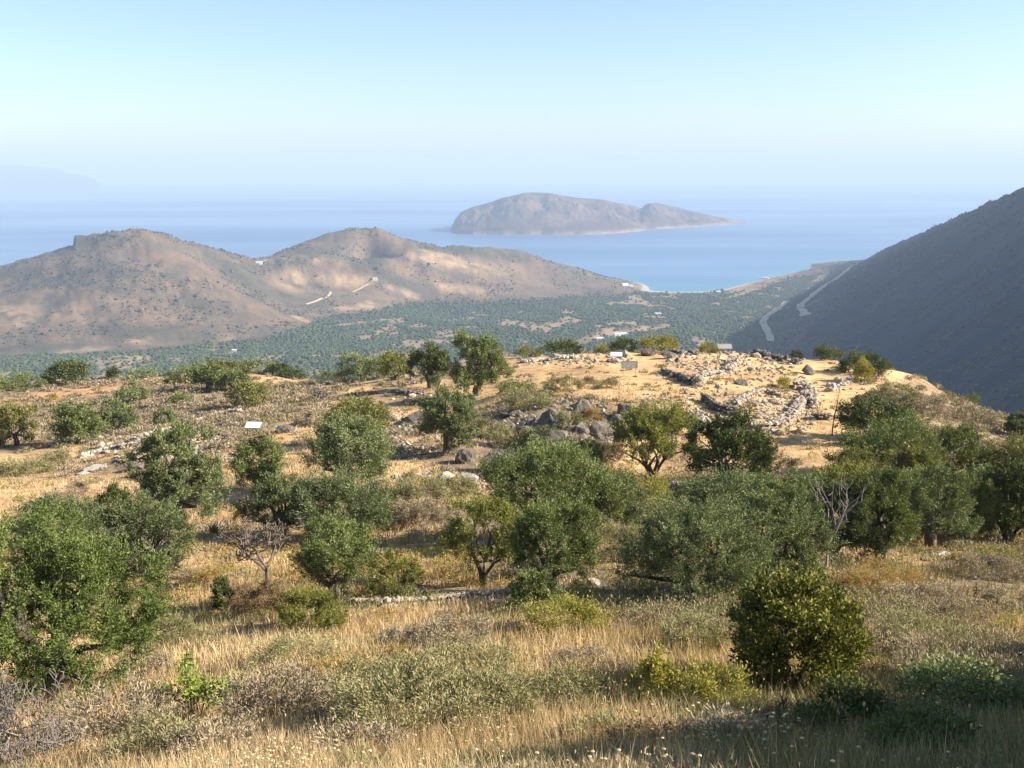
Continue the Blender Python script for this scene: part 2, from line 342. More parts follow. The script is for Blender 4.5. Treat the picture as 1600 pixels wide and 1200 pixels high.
for (cx, cy, rx, ry, an) in [(485, 448, 30, 12, 0.1), (760, 396, 130, 8, 0.12), (585, 408, 22, 26, 0.2), (470, 402, 70, 10, -0.3), (385, 430, 50, 18, 0.5), (70, 432, 90, 14, -0.05), (250, 522, 120, 14, 0.05), (620, 438, 60, 10, 0.25), (455, 468, 60, 12, 0.2), (40, 545, 70, 12, 0), (150, 452, 60, 8, 0.1), (320, 480, 70, 10, 0.2)]:
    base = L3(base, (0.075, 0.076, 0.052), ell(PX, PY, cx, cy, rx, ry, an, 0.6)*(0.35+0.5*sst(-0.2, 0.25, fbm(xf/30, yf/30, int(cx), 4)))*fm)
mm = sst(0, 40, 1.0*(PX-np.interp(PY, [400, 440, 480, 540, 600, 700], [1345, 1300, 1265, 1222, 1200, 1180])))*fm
base = L3(base, (0.013, 0.034, 0.050), mm); base = L3(base, (0.034, 0.052, 0.056), mm*sst(0.02, 0.4, fbm(xf/120, yf/40, 77, 5))*0.8)  # mountain face: dark scrub tone with the blue of its shade painted in
base = L3(base, (0.66, 0.58, 0.44), 0.7*sst(-298.9, -299.6, zf)*(yf > 2000)*(xf > 250))
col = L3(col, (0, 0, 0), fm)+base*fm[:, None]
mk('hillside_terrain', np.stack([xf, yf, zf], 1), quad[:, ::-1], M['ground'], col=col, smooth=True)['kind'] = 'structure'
# ------------------------------------------------------------------ sea
Re = 6.37e6
sa = np.radians(np.concatenate([[-178, -140, -110, -90, -75, -62, -52, -44], np.arange(-40, 40.1, 0.5), [44, 52, 62, 75, 90, 110, 140, 178]]))
sr = np.geomspace(500, 64500, 260)
A2, R2 = np.meshgrid(sa, sr)
sx, sy = (R2*np.sin(A2)).ravel(), (R2*np.cos(A2)).ravel(); sz = -300-(sx**2+sy**2)/(2*Re)
i2 = np.arange(A2.size).reshape(A2.shape)
q2 = np.stack([i2[:-1, :-1], i2[:-1, 1:], i2[1:, 1:], i2[1:, :-1]], -1).reshape(-1, 4)[:, ::-1]
spx, spy, _ = proj(sx, sy, sz)
sc = np.tile(np.array((0.085, 0.170, 0.290)), (len(sx), 1))
sh = np.clip(tps_eval(FAR, sx/1000, sy/1000)*100+300, -60, 5)
sc = L3(sc, (0.05, 0.26, 0.30), sst(-16, -1, sh)*(sy < 3600)*(sx > 150)*(sx < 1400)*(sy > 2300)*0.45)
mk('sea', np.stack([sx, sy, sz], 1), q2, M['sea'], col=sc, smooth=True)['kind'] = 'structure'
# ------------------------------------------------------------------ island and far headland
def isle(name, pxs, tops, fronts, widen, seed, namp, label_cols, nu=420, nv=110, Yabs=None, hard=0.55):
    u = np.linspace(pxs[0], pxs[-1], nu); top = np.interp(u, pxs, tops)
    top = top+np.interp(u, pxs, np.ones(len(pxs)))*0
    if Yabs is None:
        fr = np.interp(u, pxs, fronts); Yf = 300/np.array([gtan(q) for q in fr]); Yf = Yf*1.0+Yf**3/(2*Re*300)
    else: Yf = np.full(nu, Yabs)
    Yr = Yf+widen*np.sin(np.linspace(0.12, math.pi-0.08, nu))**0.7
    seaz = lambda y: -300-(y**2)/(2*Re)
    bt = np.array([(SP+(q-600)/F_PX*CP)/(CP-(q-600)/F_PX*SP) for q in top])
    hz = -bt*Yr-seaz(Yr); hz = np.maximum(hz, 2)
    s = np.linspace(-0.12, 2.1, nv)
    S, U = np.meshgrid(s, np.arange(nu), indexing='ij')
    Yv = Yf[U]+(Yr-Yf)[U]*S
    prof = np.where(S < 1, np.sin(np.clip(S, 0, 1)*math.pi/2)**hard, np.cos(np.clip((S-1)/1.05, 0, 1)*math.pi/2))
    prof = np.where(S < 0, S*2, prof)
    Xv = (u[U]-800)/F_PX*Yv
    zz = seaz(Yv)+hz[U]*prof
    sc_ = widen
    zz = zz+(fbm(Xv/(sc_*0.22), Yv/(sc_*0.35), seed, 5)*namp*1.2-np.abs(fbm(Xv/(sc_*0.16), Yv/(sc_*0.5), seed+9, 4))*namp*1.3)*np.sin(np.clip(S, 0, 1)*math.pi)*np.clip(hz[U]/80, 0.1, 1)
    ii = np.arange(nv*nu).reshape(nv, nu)
    q = np.stack([ii[:-1, :-1], ii[:-1, 1:], ii[1:, 1:], ii[1:, :-1]], -1).reshape(-1, 4)
    x_, y_, z_ = Xv.ravel(), Yv.ravel(), zz.ravel()
    c_ = np.tile(np.array(label_cols[0]), (len(x_), 1))
    c_ = L3(c_, label_cols[1], sst(-0.1, 0.4, fbm(x_/(sc_*0.12), y_/(sc_*0.12), seed+30, 5)))
    hh = z_-seaz(y_); hm = np.max(hz)
    c_ = L3(c_, label_cols[2], (1-sst(0.01, 0.07, hh/hm+0.09*fbm(x_/(sc_*.06), y_/(sc_*.06), 4, 4)))*0.75)
    o = mk(name, np.stack([x_, y_, z_], 1), q[:, ::1], M['ground'], col=c_, smooth=True); o['kind'] = 'structure'
isle('island', [704, 706, 712, 722, 740, 760, 782, 800, 820, 836, 860, 900, 940, 970, 1000, 1003, 1010, 1025, 1050, 1080, 1120, 1145, 1160],
     [364, 356, 343, 331, 323, 318, 311, 306, 301, 301, 303, 309, 312, 319, 326, 321, 318, 318, 323, 331, 340, 344.5, 348],
     [364, 364, 365, 366, 366.5, 366.5, 367, 367, 367, 367, 367, 367, 366, 364, 361, 360, 359, 358, 356.5, 354.5, 352, 350, 349],
     900, 101, 46, [(0.090, 0.066, 0.050), (0.155, 0.112, 0.080), (0.34, 0.26, 0.20)])
isle('headland', [-260, -120, -40, 0, 40, 70, 90, 105, 115, 130, 150, 168], [262, 258, 260, 259, 258.5, 260, 262.5, 264, 268, 272, 275, 284], None, 3000, 131, 80,
     [(0.10, 0.07, 0.06), (0.14, 0.10, 0.08), (0.2, 0.15, 0.12)], 260, 60, Yabs=18000)
# ------------------------------------------------------------------ plants: foliage, stems
def norm(v): return v/np.maximum(np.linalg.norm(v, axis=-1, keepdims=True), 1e-9)
def foliage(rng, W, Hh, z0, nC, crf, n, L, wid, up=0.4, inner=0.45, shoots=14, droop=0.0, lobes=0.2):
    """leaf faces on shoots spread through clumps; returns verts, quads, tint, clump centres"""
    d = norm(rng.normal(size=(nC*3, 3))); d = d[d[:, 2] > -0.72][:nC]; nC = len(d)
    ph = rng.uniform(0, 6.28, 4); az = np.arctan2(d[:, 1], d[:, 0])
    m = 1+lobes*(np.sin(az*2+ph[0])*0.5+np.sin(az*3+ph[1]+d[:, 2]*3)*0.5)+rng.uniform(-0.13, 0.13, nC)
    f = (inner+(1-inner)*rng.uniform(0, 1, nC)**0.5)*m
    rx, rz = W/2*(1-crf*0.25), (Hh-z0)/2*(1-crf*0.30)
    c = np.stack([d[:, 0]*f*rx, d[:, 1]*f*rx*0.95, z0+(Hh-z0)/2+d[:, 2]*f*rz], 1)
    cr = crf*W/2*rng.uniform(0.75, 1.3, nC)
    ctr = np.array([0, 0, z0+(Hh-z0)*0.35])
    S = nC*shoots; ci = np.repeat(np.arange(nC), shoots)
    sd = norm(norm(c[ci]-ctr)*0.75+np.array([0, 0, up])+rng.normal(size=(S, 3))*0.62)
    s0 = c[ci]+rng.normal(size=(S, 3))*cr[ci, None]*0.2
    sl_ = cr[ci]*rng.uniform(0.55, 1.25, S)
    si = rng.integers(0, S, n); t_ = rng.uniform(0.12, 1.0, n)
    p = s0[si]+sd[si]*(sl_[si]*t_)[:, None]; p[:, 2] -= droop*t_*t_*sl_[si]
    p += rng.normal(size=(n, 3))*L*0.5
    ld = norm(sd[si]+rng.normal(size=(n, 3))*0.55); sdv = norm(np.cross(ld, rng.normal(size=(n, 3))))
    l_ = L*rng.uniform(0.7, 1.35, n)[:, None]; w_ = l_*wid*0.5
    V = np.stack([p, p+ld*l_*0.5+sdv*w_, p+ld*l_, p+ld*l_*0.5-sdv*w_], 1)
    e_ = np.percentile(np.abs(V[..., :2].reshape(-1, 2)), 98.8, axis=0); kx = (W/2)/e_.max(); kz = Hh/np.percentile(V[..., 2], 99.2)
    V[..., :2] *= kx; V[..., 2] *= kz; c = c*np.array([kx, kx, kz])
    V[..., 2] = np.maximum(V[..., 2], -0.02*Hh)
    tint = np.clip(rng.uniform(0.15, 0.75, nC)[ci][si]*0.6+rng.uniform(0, 0.55, n), 0, 1)
    return V.reshape(-1, 3), np.arange(n*4).reshape(n, 4), np.repeat(tint, 4), c
def tubes(paths, k=5):
    Vs, Fs, o = [], [], 0
    an = np.linspace(0, 2*math.pi, k, endpoint=False)
    for pts, rad_ in paths:
        pts = np.asarray(pts, float); n = len(pts)
        tg = norm(np.gradient(pts, axis=0)); ref = np.where(np.abs(tg[:, 2:3]) > 0.9, [[1., 0, 0]], [[0, 0, 1.]])
        a = norm(np.cross(tg, ref)); b_ = np.cross(tg, a)
        ring = pts[:, None]+(a[:, None]*np.cos(an)[None, :, None]+b_[:, None]*np.sin(an)[None, :, None])*np.asarray(rad_)[:, None, None]
        Vs.append(ring.reshape(-1, 3)); ii = np.arange(n*k).reshape(n, k)+o; j = np.roll(ii, -1, 1)
        Fs.append(np.stack([ii[:-1], j[:-1], j[1:], ii[1:]], -1).reshape(-1, 4)); o += n*k
    return np.concatenate(Vs), np.concatenate(Fs)
def limbs(rng, c, r0, H0, nst=3, spread=0.12, n=14):
    """stems from the root to clump centres, thick where they share the bole"""
    paths = []; sel = c[rng.permutation(len(c))[:n]]; az = np.sort(rng.uniform(0, 6.28, nst))
    forks = [np.array([math.cos(a)*spread*H0, math.sin(a)*spread*H0, H0*rng.uniform(0.22, 0.34)]) for a in az]
    for f in forks:
        pts = [np.array([f[0]*0.12, f[1]*0.12, -0.15]), np.array([f[0]*0.3, f[1]*0.3, f[2]*0.45]), f]
        paths.append((pts, [r0*1.1, r0*0.8, r0*0.62]))
    for t_ in sel:
        f = min(forks, key=lambda q: np.linalg.norm((q-t_)[:2])); mid = f*0.45+t_*0.55+rng.normal(size=3)*0.07*H0
        mid[2] = f[2]+(t_[2]-f[2])*0.45
        paths.append(([f*0.97, f*0.7+mid*0.3+rng.normal(size=3)*0.02*H0, mid, t_], [r0*0.6, r0*0.45, r0*0.3, r0*0.1]))
    return paths
def twigs(rng, p, d, L, r, depth, out, bend=0.25, nb=(2, 4), up=0.15, rmin=0.0):
    n = 4; pts = [p]; dd = d
    for i in range(n):
        dd = norm(dd+rng.normal(size=3)*bend+np.array([0, 0, up*0.4])); pts.append(pts[-1]+dd*L/n)
    out.append((pts, np.maximum(np.linspace(r, r*0.55, n+1), rmin)))
    if depth > 0:
        for k in range(rng.integers(nb[0], nb[1]+1)):
            i = rng.integers(2, n+1); nd = norm(dd+rng.normal(size=3)*0.75+np.array([0, 0, up]))
            twigs(rng, pts[i], nd, L*rng.uniform(0.55, 0.8), r*0.55, depth-1, out, bend, nb, up, rmin)
    return out
KIND = {  # crown parameters: z0, clump fraction, clumps, inner, leaf aspect, up, trunk radius, density, material
 'olive': dict(z0=0.0, crf=0.28, nC=62, inner=0.36, wid=0.34, up=0.55, r=0.055, dens=1.0, mat='olive'),
 'almond': dict(z0=0.22, crf=0.26, nC=34, inner=0.35, wid=0.42, up=0.5, r=0.035, dens=0.55, mat='almond'),
 'carob': dict(z0=0.05, crf=0.30, nC=46, inner=0.6, wid=0.5, up=0.35, r=0.05, dens=1.15, mat='dark'),
 'lentisk': dict(z0=0.0, crf=0.26, nC=60, inner=0.55, wid=0.55, up=0.5, r=0.03, dens=1.3, mat='lentisk'),
 'grey': dict(z0=-0.25, crf=0.34, nC=30, inner=0.5, wid=0.22, up=0.9, r=0, dens=0.9, mat='grey'),
 'sage': dict(z0=-0.25, crf=0.36, nC=32, inner=0.5, wid=0.22, up=0.9, r=0, dens=0.9, mat='sage'),
 'gold': dict(z0=-0.3, crf=0.36, nC=26, inner=0.5, wid=0.16, up=1.0, r=0, dens=0.9, mat='gold'),
 'yellow': dict(z0=-0.2, crf=0.34, nC=34, inner=0.5, wid=0.3, up=0.7, r=0, dens=1.0, mat='yellow'),
 'brown': dict(z0=-0.2, crf=0.34, nC=30, inner=0.5, wid=0.2, up=0.8, r=0, dens=0.85, mat='brown'),
 'dbush': dict(z0=-0.1, crf=0.34, nC=30, inner=0.5, wid=0.4, up=0.5, r=0, dens=1.1, mat='dark'),
 'obush': dict(z0=-0.1, crf=0.34, nC=30, inner=0.5, wid=0.36, up=0.5, r=0, dens=1.0, mat='olive'),
}
NAMES = {'olive': ('olive_tree', 'olive tree'), 'almond': ('almond_tree', 'almond tree'), 'carob': ('carob_tree', 'carob tree'), 'lentisk': ('lentisk_bush', 'bush'),
         'dbush': ('evergreen_bush', 'bush'), 'obush': ('wild_olive_bush', 'bush')}
def plant(kind, cx, base, wpx, hpx, label, group=None, seed=None, loc=None, dims=None, leaf=None, **kw):
    K = dict(KIND[kind]); K.update(kw)
    rng = np.random.default_rng(seed if seed is not None else int(cx*7+base*13+wpx))
    if loc is None:
        p, zc = place(cx, base-0.10*hpx); W = wpx*(1.14 if kind == 'olive' and cx > 760 else 1.06)*zc/F_PX; Hh = hpx*1.0*zc/F_PX
    else: p, (W, Hh), zc = np.array(loc), dims, 25.0; wpx, hpx = W*F_PX/zc, Hh*F_PX/zc
    px1 = zc/1005.0
    Lr = {'olive': 0.045, 'almond': 0.05, 'carob': 0.06, 'lentisk': 0.042, 'dbush': 0.05, 'obush': 0.05}.get(kind, 0.05)
    L = leaf or max(Lr, 2.4*px1)
    apx = (L/px1)*(L*K['wid']/px1)*0.5*0.62+0.05
    n = int(np.clip(3.9*K['dens']*(wpx*0.64)*(hpx*0.64)/apx, 260, 110000))
    nC = int(np.clip(K['nC']*(0.6+wpx/170), 16, 140)); nC = int(nC*(1.35 if wpx > 150 else 1)); crf = K['crf']*(1.15 if wpx < 70 else 1.0 if wpx < 160 else 0.92)
    mt_ = M[K['mat']]
    if K['mat'] == 'olive': mt_ = M[['olive', 'olive_silver', 'olive', 'olive_yellow', 'olive_silver'][int(rng.integers(0, 5))]]
    V, F, T, c = foliage(rng, W, Hh, K['z0']*Hh, nC, crf, n, L, K['wid'], K['up'], K['inner'], shoots=int(np.clip(wpx/8, 6, 16)))
    T = np.clip(T*rng.uniform(0.8, 1.25)+rng.uniform(-0.05, 0.08), 0, 1)
    name, cat = NAMES.get(kind, ('shrub', 'shrub'))
    if K['r'] and wpx > 22:
        e = empty(name, p, label, cat, group)
        mk('crown', V, F, mt_, e, tint=T)
        r0 = K['r']*Hh*(1.25 if kind == 'olive' else 1)
        tv, tf = tubes(limbs(rng, c, r0, Hh, 3 if kind != 'almond' else 4, 0.10 if kind != 'almond' else 0.15, 14 if wpx > 60 else 7), 6 if wpx > 100 else 4)
        mk('trunk', tv, tf, M['bark'], e, smooth=True)
        return e
    o = mk(name, V, F, mt_, tint=T, loc=p); return tag(o, label, cat, group)
def bare(cx, base, wpx, hpx, label, name='bare_tree', cat='dead tree', m_='deadwood', depth=4, stems=3, r=0.03, bend=0.22, up=0.25, lean=0.5, seed=1, nb=(2, 4), trunk=0.0):
    rng = np.random.default_rng(seed); p, zc = place(cx, base-0.06*hpx); Hh = hpx*zc/F_PX; W = wpx*zc/F_PX; out = []
    st = np.array([0, 0, -0.1]); rmin = 0.42*zc/1005*0.9
    if trunk:
        tp = np.array([0.03*Hh, 0, trunk*Hh]); out.append(([st, st*0.5+tp*0.5+np.array([0.02*Hh, 0, 0]), tp], [r*Hh*1.6, r*Hh*1.25, r*Hh*1.1])); st = tp
    for k in range(stems):
        a = 6.283*(k+rng.uniform(0, 0.6))/stems; d = norm(np.array([math.cos(a)*lean, math.sin(a)*lean*0.8, 1.0]))
        twigs(rng, st, d, (Hh-trunk*Hh)*0.46, r*Hh, depth, out, bend, nb, up, rmin)
    V, F = tubes(out, 4); s = np.array([W/2/np.percentile(np.abs(V[:, 0]), 99), 1, Hh/np.percentile(V[:, 2], 99.7)]); s[1] = s[0]
    o = mk(name, V*s, F, M[m_], loc=p, smooth=True); return tag(o, label, cat)
T_ = [
 # near left
 ('olive', 92, 1120, 320, 292, 'largest olive tree, filling the lower left edge of the picture', dict(mat='olive_green', crf=0.22, nC=90)),
 ('olive', 225, 905, 150, 118, 'rounded olive tree just behind the big lower left olive'),
 ('olive', 92, 862, 140, 78, 'low olive beside the pale straw field, behind the big lower left olive'),
 ('olive', 284, 842, 122, 165, 'tall grey-green olive tree standing before the left ruin walls'),
 ('carob', 176, 812, 52, 50, 'small dark evergreen at the edge of the pale straw field', ),
 ('olive', 405, 772, 76, 84, 'compact olive tree under the left white information board'),
 ('olive', 548, 782, 128, 120, 'broad grey olive tree left of the stony clearing'),
 ('olive', 440, 848, 105, 100, 'left olive of the pair behind the bare branching tree'),
 ('olive', 535, 850, 150, 98, 'wide olive, right one of the pair behind the bare branching tree'),
 ('olive', 530, 958, 128, 138, 'slanting open olive tree at the left end of the dry-stone wall', dict(z0=0.25, dens=0.8)),
 ('almond', 614, 948, 88, 80, 'small open bush tree growing against the left part of the dry-stone wall', dict(z0=0.1)),
 ('almond', 756, 928, 126, 138, 'airy yellow-green almond tree above the middle of the dry-stone wall'),
 ('olive', 866, 938, 132, 145, 'upright olive between the airy almond and the dark hollow', dict(z0=0.02)),
 ('olive', 862, 862, 190, 150, 'big bushy silver olive in the middle of the picture'),
 ('olive', 945, 850, 110, 108, 'olive joined to the right side of the big silver middle olive'),
 ('olive', 880, 752, 120, 62, 'low olive at the foot of the rocky knoll face'),
 ('almond', 1020, 764, 142, 122, 'round-headed green tree on forked bare stems below the knoll', dict(z0=0.28, dens=0.95, crf=0.3)),
 ('carob', 1138, 775, 124, 118, 'dark green tree right of the round-headed forked tree'),
 ('olive', 1135, 832, 135, 88, 'olive behind the largest front olive, below the dark tree'),
 ('olive', 1085, 965, 205, 165, 'largest olive right of centre, deep black shade under it'),
 ('olive', 1200, 945, 145, 175, 'tall grey olive leaning on the largest right-of-centre olive'),
 ('olive', 1298, 890, 118, 130, 'olive directly behind the bleached dead tree'),
 ('olive', 1376, 895, 120, 150, 'dark shady olive first to the right of the dead tree'),
 ('olive', 1455, 868, 112, 128, 'grey olive second to the right of the dead tree'),
 ('carob', 1363, 694, 108, 66, 'dark dense round tree behind the thin brown stalk'),
 ('olive', 1395, 768, 140, 104, 'large olive in front of the dark dense round tree'),
 ('olive', 1490, 762, 92, 90, 'grey olive on the right slope with scrub above it'),
 ('almond', 1433, 775, 62, 72, 'little yellow-green tree in front of the right slope olives'),
 ('almond', 1312, 806, 96, 76, 'yellowish low tree below the bare orange path'),
 ('olive', 1380, 838, 92, 86, 'small bright olive in the middle of the right thicket'),
 ('olive', 1500, 862, 100, 112, 'olive left of the tree with reddish trunks'),
 ('carob', 1575, 866, 150, 132, 'dark tree on reddish trunks at the right edge', dict(z0=0.22)),
 ('olive', 1592, 768, 108, 82, 'olive cut by the right edge above the dark trunked tree'),
 ('carob', 1594, 690, 46, 42, 'small dark tree on the skyline at the right edge'),
 ('olive', 1240, 850, 95, 95, 'olive between the dead tree and the tall grey olive, further back'),
 ('olive', 1335, 772, 84, 66, 'rounded olive between the dark dense tree and the yellowish low tree'), ('olive', 1445, 836, 104, 92, 'olive in the depth of the right thicket, behind the second shady olive'),
 ('olive', 1262, 806, 84, 64, 'small olive at the end of the bare orange path'), ('olive', 1548, 834, 92, 90, 'olive squeezed between the thicket and the tree with reddish trunks'), ('olive', 1190, 818, 84, 70, 'pale olive below the ash-grey leafless shrub'),
 # middle
 ('olive', 700, 718, 92, 112, 'olive tree over the rocks, in the gully west of the knoll'),
 ('olive', 744, 628, 92, 98, 'tallest of the two skyline olives on the knoll edge'),
 ('carob', 672, 614, 62, 68, 'dark round tree left of the tallest skyline olive'),
 ('olive', 563, 704, 106, 74, 'spreading olive with black shade, left of the gully'),
 ('olive', 566, 600, 74, 44, 'dense olive on the left skyline, nearest the knoll trees'),
 ('almond', 619, 597, 54, 44, 'yellow-green tree between the skyline olive and the dark round tree', dict(z0=0.05, dens=1.0)),
 ('olive', 324, 613, 54, 46, 'round olive on the left slope just below the skyline'),
 ('olive', 366, 613, 52, 32, 'low pale olive beside the round olive below the left skyline'),
 ('olive', 388, 642, 60, 44, 'dark olive alone above the left ruin, in straw'),
 ('olive', 208, 632, 50, 32, 'dark flat olive in the middle of the left scrub slope'),
 ('olive', 185, 684, 60, 54, 'dark right olive of the pair above the straw field'),
 ('olive', 121, 700, 76, 64, 'pale left olive of the pair above the straw field'),
 ('olive', 28, 702, 58, 66, 'grey olive near the left edge, level with the pair'),
 ('olive', 2, 702, 34, 50, 'olive cut by the left edge beside a grey olive'),
 ('carob', 104, 605, 62, 38, 'lone dark round tree on the left skyline beside the red track'),
]
for q in T_:
    plant(*q[:6], **(q[6] if len(q) > 6 else {}))
